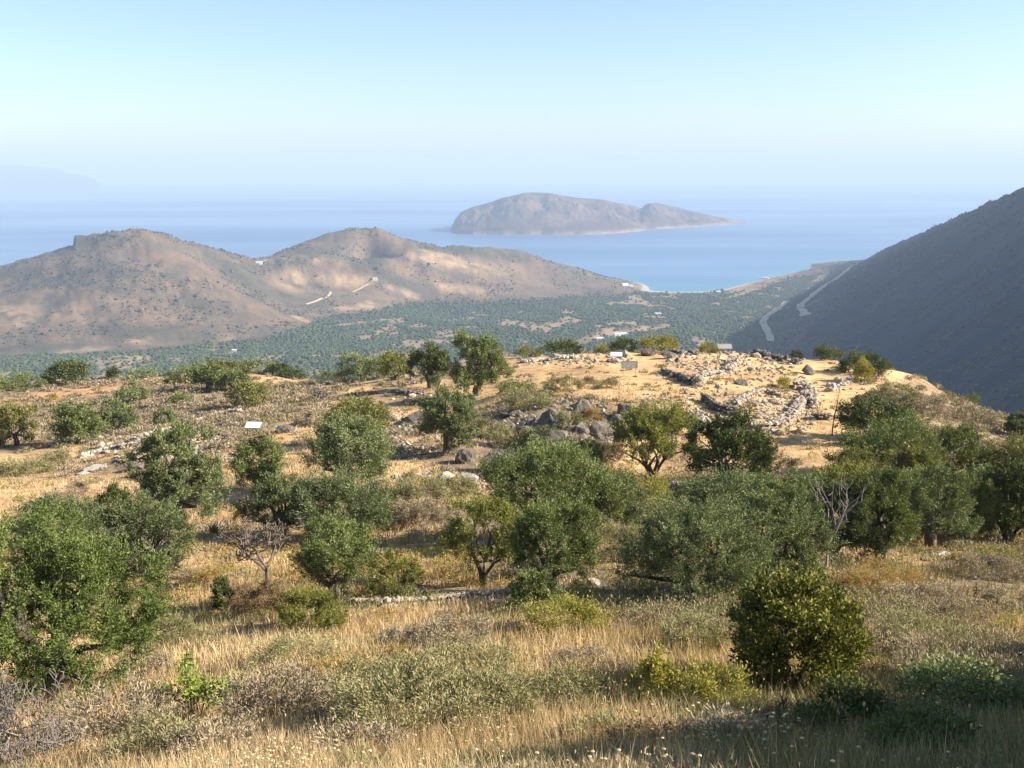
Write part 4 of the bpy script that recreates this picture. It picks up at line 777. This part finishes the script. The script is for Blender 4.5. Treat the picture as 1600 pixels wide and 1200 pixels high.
# cushions of low thorny scrub
def cushions(name, n, r0, r1, mt, seed, lo, hi, mask, per=150, squash=0.55, wid=0.2):
    g = np.random.default_rng(seed); r_ = np.exp(g.uniform(math.log(r0), math.log(r1), n)); a = np.radians(g.uniform(-33, 33, n)); x, y = r_*np.sin(a), r_*np.cos(a)
    z = H(x, y); px, py, zc = proj(x, y, z); k = g.uniform(0, 1, n) < mask(px, py, x, y)*(1-0.25*sst(30, 16, y)); x, y, z, zc = x[k], y[k], z[k], zc[k]; m_ = len(x)
    Rr = g.uniform(lo, hi, m_)*np.clip(y/14, 0.55, 1.0); cnt = np.clip(per*(Rr*1005/zc/11)**1.2, 30, 420).astype(int); ci = np.repeat(np.arange(m_), cnt); t_ = len(ci)
    d = norm(g.normal(size=(t_, 3))*[1, 1, 0.8]+[0, 0, 0.55]); d[:, 2] = np.abs(d[:, 2]); rad_ = Rr[ci]*g.uniform(0.55, 1.08, t_)
    p = np.stack([x[ci], y[ci], z[ci]], 1)+d*rad_[:, None]*np.array([1, 1, squash*1.25]); L = np.maximum(0.065*(0.6+0.4*Rr[ci]), 2.6*zc[ci]/1005)*g.uniform(0.6, 1.4, t_)
    ld = norm(d+g.normal(size=(t_, 3))*0.5+[0, 0, 0.35]); sd = norm(np.cross(ld, g.normal(size=(t_, 3)))); w_ = np.maximum(L*wid*0.5, 0.5*zc[ci]/1005)[:, None]; p = p-ld*L[:, None]*0.6
    V = np.stack([p-sd*w_, p+sd*w_, p+ld*L[:, None]], 1).reshape(-1, 3); V[:, 2] = np.maximum(V[:, 2], np.repeat(z[ci]-0.1, 3))
    T = np.repeat(np.clip(g.uniform(0.1, 0.8, m_)[ci]*0.6+g.uniform(0, 0.5, t_), 0, 1), 3)
    tag(mk(name, V, np.arange(len(V)).reshape(-1, 3), M[mt], tint=T), kind='stuff')
patch = lambda s, sc_, th: (lambda x, y: sst(th, th+0.22, fbm(x/sc_, y/sc_, s, 4)))
gA, gB, gC = patch(300, 6, -0.12), patch(310, 5, -0.02), patch(320, 4, 0.08)
cl = lambda px, py, x, y: 1-0.93*straw_mask(px, py, x, y)
leftslope = lambda px, py: ell(px, py, 200, 640, 330, 60)*0.9+ell(px, py, 1480, 640, 130, 60, 0.4)*0.9*(1-ell(px, py, 1425, 600, 70, 26, 0.45))
cushions('low_scrub', 11500, 4.4, 140, 'grey', 1, 0.22, 0.6, lambda px, py, x, y: np.clip(gA(x, y)*cl(px, py, x, y)+leftslope(px, py)+ell(px, py, 870, 665, 120, 48)*0.7, 0, 1))
cushions('green_scrub', 9500, 4.4, 135, 'sage', 2, 0.22, 0.6, lambda px, py, x, y: np.clip(gB(x, y)*cl(px, py, x, y)+leftslope(px, py)*0.4, 0, 1))
cushions('dry_cushions', 5000, 7, 110, 'gold', 3, 0.18, 0.42, lambda px, py, x, y: np.clip(gC(x, y)*0.8+0.06, 0, 1))
cushions('slope_scrub', 11000, 58, 150, 'grey', 9, 0.35, 0.85, lambda px, py, x, y: np.clip(leftslope(px, py)*0.75, 0, 1)*np.clip(0.12+sst(-0.22, 0.1, fbm(x/16, y/5, 333, 4)), 0, 1))
cushions('brown_cushions', 1000, 9, 120, 'brown', 4, 0.2, 0.45, lambda px, py, x, y: gB(x+40, y)*cl(px, py, x, y)*0.6)
cushions('weeds', 1500, 7, 100, 'yellow', 5, 0.15, 0.4, lambda px, py, x, y: gC(x-30, y+9)*0.7, per=110, squash=0.7, wid=0.35)
# seed stalks and flower heads of the foreground
def stalks(name, px, py, hlo, hhi, mt, seed, head=0.018, flat=0.4):
    g = np.random.default_rng(seed); res, ok = unproject_many(px, py); n = len(res); h_ = g.uniform(hlo, hhi, n); tip = res+np.stack([g.normal(0, .12, n)*h_, g.normal(0, .12, n)*h_, h_], 1)
    zc = res[:, 1]*CP-res[:, 2]*SP; wd = 0.35*zc/1005; hd = np.maximum(head, 0.6*zc/1005)*g.uniform(0.7, 1.4, n)
    A_ = np.stack([res+np.stack([-wd, 0*wd, 0*wd], 1), res+np.stack([wd, 0*wd, 0*wd], 1), tip], 1).reshape(-1, 3)
    Vh = (IV[None]*hd[:, None, None]*np.array([1, 1, flat])+tip[:, None]).reshape(-1, 3); Fh = (IF[None]+(np.arange(n)*12)[:, None, None]).reshape(-1, 3)+len(A_)
    V = np.concatenate([A_, Vh]); F = np.concatenate([np.arange(len(A_)).reshape(-1, 3), Fh]); tag(mk(name, V, F, M[mt], tint=np.concatenate([np.full(len(A_), 0.0), g.uniform(0.2, 1, len(Vh))])), kind='stuff')
g = np.random.default_rng(7)
def spots(lst):
    o = []
    for cx, cy, rx, ry, n in lst: o.append(np.stack([cx+g.normal(0, 0.5, n)*rx, cy+g.normal(0, 0.5, n)*ry], 1))
    o = np.concatenate(o); o = o[(o[:, 1] < 1330)]; return o[:, 0], o[:, 1]
stalks('flower_heads', *spots([(430, 1240, 130, 36, 260), (760, 1190, 160, 30, 40), (870, 1080, 200, 50, 46), (820, 1010, 300, 30, 26), (1110, 1180, 120, 30, 150), (900, 1250, 300, 40, 60), (1240, 1160, 120, 30, 60), (1350, 1200, 200, 60, 26), (500, 1000, 300, 40, 22), (1500, 980, 120, 40, 40), (950, 985, 60, 10, 12)]), 0.12, 0.32, 'flower', 11, 0.011)
stalks('seed_stalks', *spots([(700, 1200, 800, 60, 150), (1150, 1120, 300, 60, 90), (1500, 980, 160, 60, 120), (1400, 890, 120, 20, 90), (1000, 985, 200, 14, 130)]), 0.22, 0.55, 'straw', 12, 0.006, 2.2)
# tall yellow flower heads standing in the shaded corner
p, zc = place(1392, 1206)
e = empty('mullein_plant', p, 'pale yellow flower head lit in the dark lower right corner', 'wild flower')
V, F = tubes([([(0, 0, -0.02), (0.02, 0, 0.05), (0.02, 0, 0.12)], [0.006, 0.005, 0.005])], 5); mk('stem', V, F, M['straw'], e, tint=np.full(len(V), 0.3))
pp_ = np.array([(0.02, 0, 0.13), (-0.01, 0.01, 0.17), (0.045, 0, 0.12), (0.01, -0.01, 0.20), (0.06, 0, 0.16)]); V, F, T = rocks(g, pp_, np.array([0.045, 0.04, 0.032, 0.028, 0.024]), 1, 0.3); mk('flower_head', V, F, M['flower'], e, tint=T)
# ------------------------------------------------------------------ boards, stalk
def board(cx, base, wpx, label, tilt, rot, h_=0.75, mt='white', asp=0.62, frame=False):
    p, zc = place(cx, base); W = wpx*zc/F_PX; D = W*asp; e = empty('information_board', p, label, 'sign'); e.rotation_euler = (0, 0, rot)
    ct, st_ = math.cos(tilt), math.sin(tilt)
    def bx(name, x0, x1, y0, y1, z0, z1, m_, par=e, rotx=True):
        v = np.array([(x, y, z) for z in (z0, z1) for y in (y0, y1) for x in (x0, x1)], float)
        if rotx: v = np.stack([v[:, 0], v[:, 1]*ct-v[:, 2]*st_, v[:, 1]*st_+v[:, 2]*ct+h_], 1)
        return mk(name, v, np.array([(0, 2, 3, 1), (4, 5, 7, 6), (0, 1, 5, 4), (2, 6, 7, 3), (0, 4, 6, 2), (1, 3, 7, 5)]), m_, par)
    bx('panel', -W/2, W/2, -D/2, D/2, 0, 0.02, M[mt])
    t = 0.035
    fr = []
    for (x0, x1, y0, y1) in ((-W/2-t, W/2+t, -D/2-t, -D/2), (-W/2-t, W/2+t, D/2, D/2+t), (-W/2-t, -W/2, -D/2, D/2), (W/2, W/2+t, -D/2, D/2)):
        bx('frame_bar', x0, x1, y0, y1, -0.015, 0.03, M['metal'])
    for s_ in (-1, 1):
        v, f = tubes([([(s_*W*0.4, 0, -0.15), (s_*W*0.4, 0, h_*0.5), (s_*W*0.4, 0, h_-0.01)], [0.022]*3)], 6); mk('leg', v, f, M['metal'], e)
    return e
board(397, 681, 24, 'white tilted information board among the left ruins', R(24), R(-6), 0.7)
board(963, 565, 18, 'white tilted information board on top of the knoll', R(24), R(-8), 0.7)
board(983, 588, 24, 'grey upright framed board facing the camera on the knoll', R(84), R(2), 0.95, 'panelgrey', 0.42)
board(1132, 552, 22, 'grey-blue flat board on the knoll skyline', R(40), R(0), 0.7, 'panelgrey', 0.42)
p, zc = place(1300, 681); s = zc/F_PX
rng2 = np.random.default_rng(4); out = [([(0, 0, -0.1), (0.02, 0, 22*s), (4*s, 0, 48*s), (7*s, 0, 74*s)], [0.05, 0.035, 0.025, 0.015])]
for k in range(7):
    z_ = (40+k*5)*s; out.append(([(4*s, 0, z_), ((4+rng2.uniform(-5, 5))*s, rng2.uniform(-3, 3)*s, z_+4*s), ((4+rng2.uniform(-7, 7))*s, 0, z_+7*s)], [0.012, 0.01, 0.008]))
V, F = tubes(out, 5); tag(mk('dry_stalk', V, F, M['deadbrown'], loc=p), 'thin leaning brown dead stalk rising beside the dark dense tree', 'dead stalk')
# ------------------------------------------------------------------ distant roads, houses
def far_place(px, py): return place(px, py, 300, 4200)[0]
def road(pts, wd, name='dirt_road', lift=1.0):
    P3 = np.array([far_place(*q) for q in pts]); seg = np.concatenate([[0], np.cumsum(np.linalg.norm(np.diff(P3[:, :2], axis=0), axis=1))])
    t_ = np.linspace(0, seg[-1], max(8, int(seg[-1]/9))); x = np.interp(t_, seg, P3[:, 0]); y = np.interp(t_, seg, P3[:, 1])
    k = np.ones(7)/7; xs = np.convolve(np.pad(x, 3, 'edge'), k, 'valid'); ys = np.convolve(np.pad(y, 3, 'edge'), k, 'valid')
    d = norm(np.gradient(np.stack([xs, ys], 1), axis=0)); nx, ny = -d[:, 1], d[:, 0]; wv = wd*(0.75+0.5*vn(t_/40, t_*0, 5)); rows = []
    for q in (-1, -0.33, 0.33, 1):
        X_, Y_ = xs+nx*wv*q/2, ys+ny*wv*q/2; rows.append(np.stack([X_, Y_, H(X_, Y_)+lift], 1))
    z_ = np.max([r_[:, 2] for r_ in rows], axis=0)
    for r_ in rows: r_[:, 2] = r_[:, 2]*0.6+z_*0.4
    V = np.stack(rows, 1).reshape(-1, 3); ii = np.arange(len(V)).reshape(-1, 4); F = np.stack([ii[:-1, :-1], ii[:-1, 1:], ii[1:, 1:], ii[1:, :-1]], -1).reshape(-1, 4)
    tag(mk(name, V, F, M['road'], smooth=True), kind='structure')
road([(1349, 411), (1332, 416), (1322, 426), (1306, 438), (1288, 449), (1272, 461), (1262, 470), (1251, 478), (1250, 484)], 15, lift=3.2)
road([(1250, 484), (1256, 490), (1258, 498)], 17, lift=3.2)
road([(1230, 472), (1216, 484), (1198, 496), (1191, 506), (1198, 518), (1203, 528), (1204, 538)], 12, lift=3.4)
road([(1270, 445), (1260, 454), (1250, 460)], 7)
road([(475, 477), (495, 471), (512, 465), (519, 459), (516, 454)], 6)
road([(548, 458), (565, 449), (582, 443)], 4)
road([(403, 410), (425, 404), (460, 408)], 4)
def house(px, py, W, D, h_, label, roof='flat', rot=0.2):
    p = far_place(px, py); e = empty('house', p-np.array([0, 0, 0.5]), label, 'house'); e.rotation_euler = (0, 0, rot)
    def bx(name, x0, x1, y0, y1, z0, z1, m_):
        v = np.array([(x, y, z) for z in (z0, z1) for y in (y0, y1) for x in (x0, x1)], float)
        return mk(name, v, np.array([(0, 2, 3, 1), (4, 5, 7, 6), (0, 1, 5, 4), (2, 6, 7, 3), (0, 4, 6, 2), (1, 3, 7, 5)]), m_, e)
    bx('wall', -W/2, W/2, -D/2, D/2, -1, h_, M['plaster'])
    if roof == 'flat': bx('roof', -W/2-.3, W/2+.3, -D/2-.3, D/2+.3, h_, h_+.4, M['plaster'])
    else:
        v = np.array([(-W/2-.4, -D/2-.4, h_), (W/2+.4, -D/2-.4, h_), (W/2+.4, D/2+.4, h_), (-W/2-.4, D/2+.4, h_), (-W/2, 0, h_+1.8), (W/2, 0, h_+1.8)], float)
        mk('roof', v, np.array([(0, 1, 5, 4), (2, 3, 4, 5), (0, 4, 3, 3), (1, 2, 5, 5), (3, 2, 1, 0)][:2]+[(3, 2, 1, 0)]), M['roof'], e)
    bx('door', -0.6, 0.6, -D/2-.08, -D/2+.02, 0, 2.2, M['opening'])
    for s_ in (-1, 1): bx('window', s_*W*.3-.6, s_*W*.3+.6, -D/2-.08, -D/2+.02, 1.1, 2.3, M['opening'])
house(405, 412, 14, 8, 5, 'small white house in the saddle between the two hills')
house(586, 437, 11, 8, 5, 'small white house with red roof under the gully of the second hill', 'pitch')
house(976, 446, 18, 9, 5, 'white beach house on the point left of the bay', rot=0.5)
house(986, 448, 10, 8, 4, 'lesser white house beside the beach house')
house(1196, 436, 16, 9, 5, 'white house on the shore slope right of the bay', rot=-0.3)
house(1122, 457, 12, 8, 4, 'small pale house at the right end of the beach')
house(970, 524, 22, 8, 4, 'long low pale farm shed in the fields behind the knoll')
house(1028, 492, 12, 7, 4, 'tiny white house among the olive groves')
house(366, 549, 7, 5, 3, 'tiny pale hut in the groves beyond the left skyline')
house(938, 531, 12, 8, 3.5, 'pale shed left of the long farm shed')
# ------------------------------------------------------------------ distant trees: groves and hill scrub
def blobs(name, x, y, size, mt, seed, flat=0.75):
    g = np.random.default_rng(seed); n = len(x); z = H(x, y); V = IV[None]*(1+g.uniform(-0.28, 0.28, (n, 12, 1)))*size[:, None, None]*np.array([1, 1, flat])
    V = V+np.stack([x, y, z+size*flat*0.45], 1)[:, None]; F = (IF[None]+(np.arange(n)*12)[:, None, None]).reshape(-1, 3)
    tag(mk(name, V.reshape(-1, 3), F, M[mt], tint=np.repeat(g.uniform(0, 1, n), 12)), kind='stuff')
g = np.random.default_rng(91)
n = 150000; Yv = g.uniform(900, 3300, n); xv = (g.uniform(-60, 1420, n)-800)/F_PX*Yv; zv = tps_eval(FAR, xv/1000, Yv/1000)*100; px, py, _ = proj(xv, Yv, zv)
gap = sst(0.2, 0.34, fbm(xv/55, Yv/150, 81, 4))*0.9
for (cx, cy, rx, ry, an) in FIELDS: gap = np.maximum(gap, ell(px, py, cx, cy, rx, ry, an, 0.25)*0.95)
k = (g.uniform(0, 1, n) < grove_mask(px, py)*(1-gap)*0.95) & (py < 640) & (zv > -299); xg, yg = xv[k], Yv[k]
blobs('olive_groves', xg, yg, g.uniform(1.7, 3.6, len(xg)), 'farbush', 5)
k = (g.uniform(0, 1, n) < (1-grove_mask(px, py))*sst(-0.25, 0.35, fbm(xv/75, Yv/75, 95, 4))*(1-gap)*0.7) & (zv > -298) & (px < 1340) & (py < 620); xg, yg = xv[k], Yv[k]
blobs('hill_scrub', xg, yg, np.exp(g.normal(0.25, 0.4, len(xg))), 'hillbush', 6)
n = 42000; Yv = g.uniform(420, 2700, n); xv = np.interp(Yv, RY, RX)-g.uniform(-40, 560, n); k = g.uniform(0, 1, n) < sst(-0.3, 0.5, fbm(xv/90, Yv/40, 97, 4))*0.8+0.08; xg, yg = xv[k], Yv[k]
px, py, _ = proj(xg, yg, H(xg, yg)); k = (px > 1190) & (px < 1680); blobs('mountain_scrub', xg[k], yg[k], g.uniform(0.7, 2.1, k.sum()), 'hillbush', 7)
n = 1500; Yv = np.full(n, 2560.)+g.normal(0, 22, n); xv = g.uniform(345, 540, n); k = g.uniform(0, 1, n) < 0.12; z_ = H(xv, Yv); k &= z_ > -299.5; blobs('beach_trees', xv[k], Yv[k], g.uniform(2, 4, k.sum()), 'farbush', 8, 1.0)
# ------------------------------------------------------------------ haze
hm_, t, b = mat('haze_air'); t.nodes.remove(b)
pv = t.nodes.new('ShaderNodeVolumePrincipled'); pv.inputs['Color'].default_value = (0.58, 0.74, 1.0, 1)
pv.inputs['Density'].default_value = 1.2e-4; pv.inputs['Anisotropy'].default_value = 0.0
t.links.new(pv.outputs[0], t.nodes['Material Output'].inputs['Volume'])
hv = np.array([(x, y, z) for z in (-760, 230) for y in (-9000, 72000) for x in (-56000, 56000)], float)
hf = np.array([(0, 2, 3, 1), (4, 5, 7, 6), (0, 1, 5, 4), (2, 6, 7, 3), (0, 4, 6, 2), (1, 3, 7, 5)])
mk('haze', hv, hf, hm_)['kind'] = 'stuff'
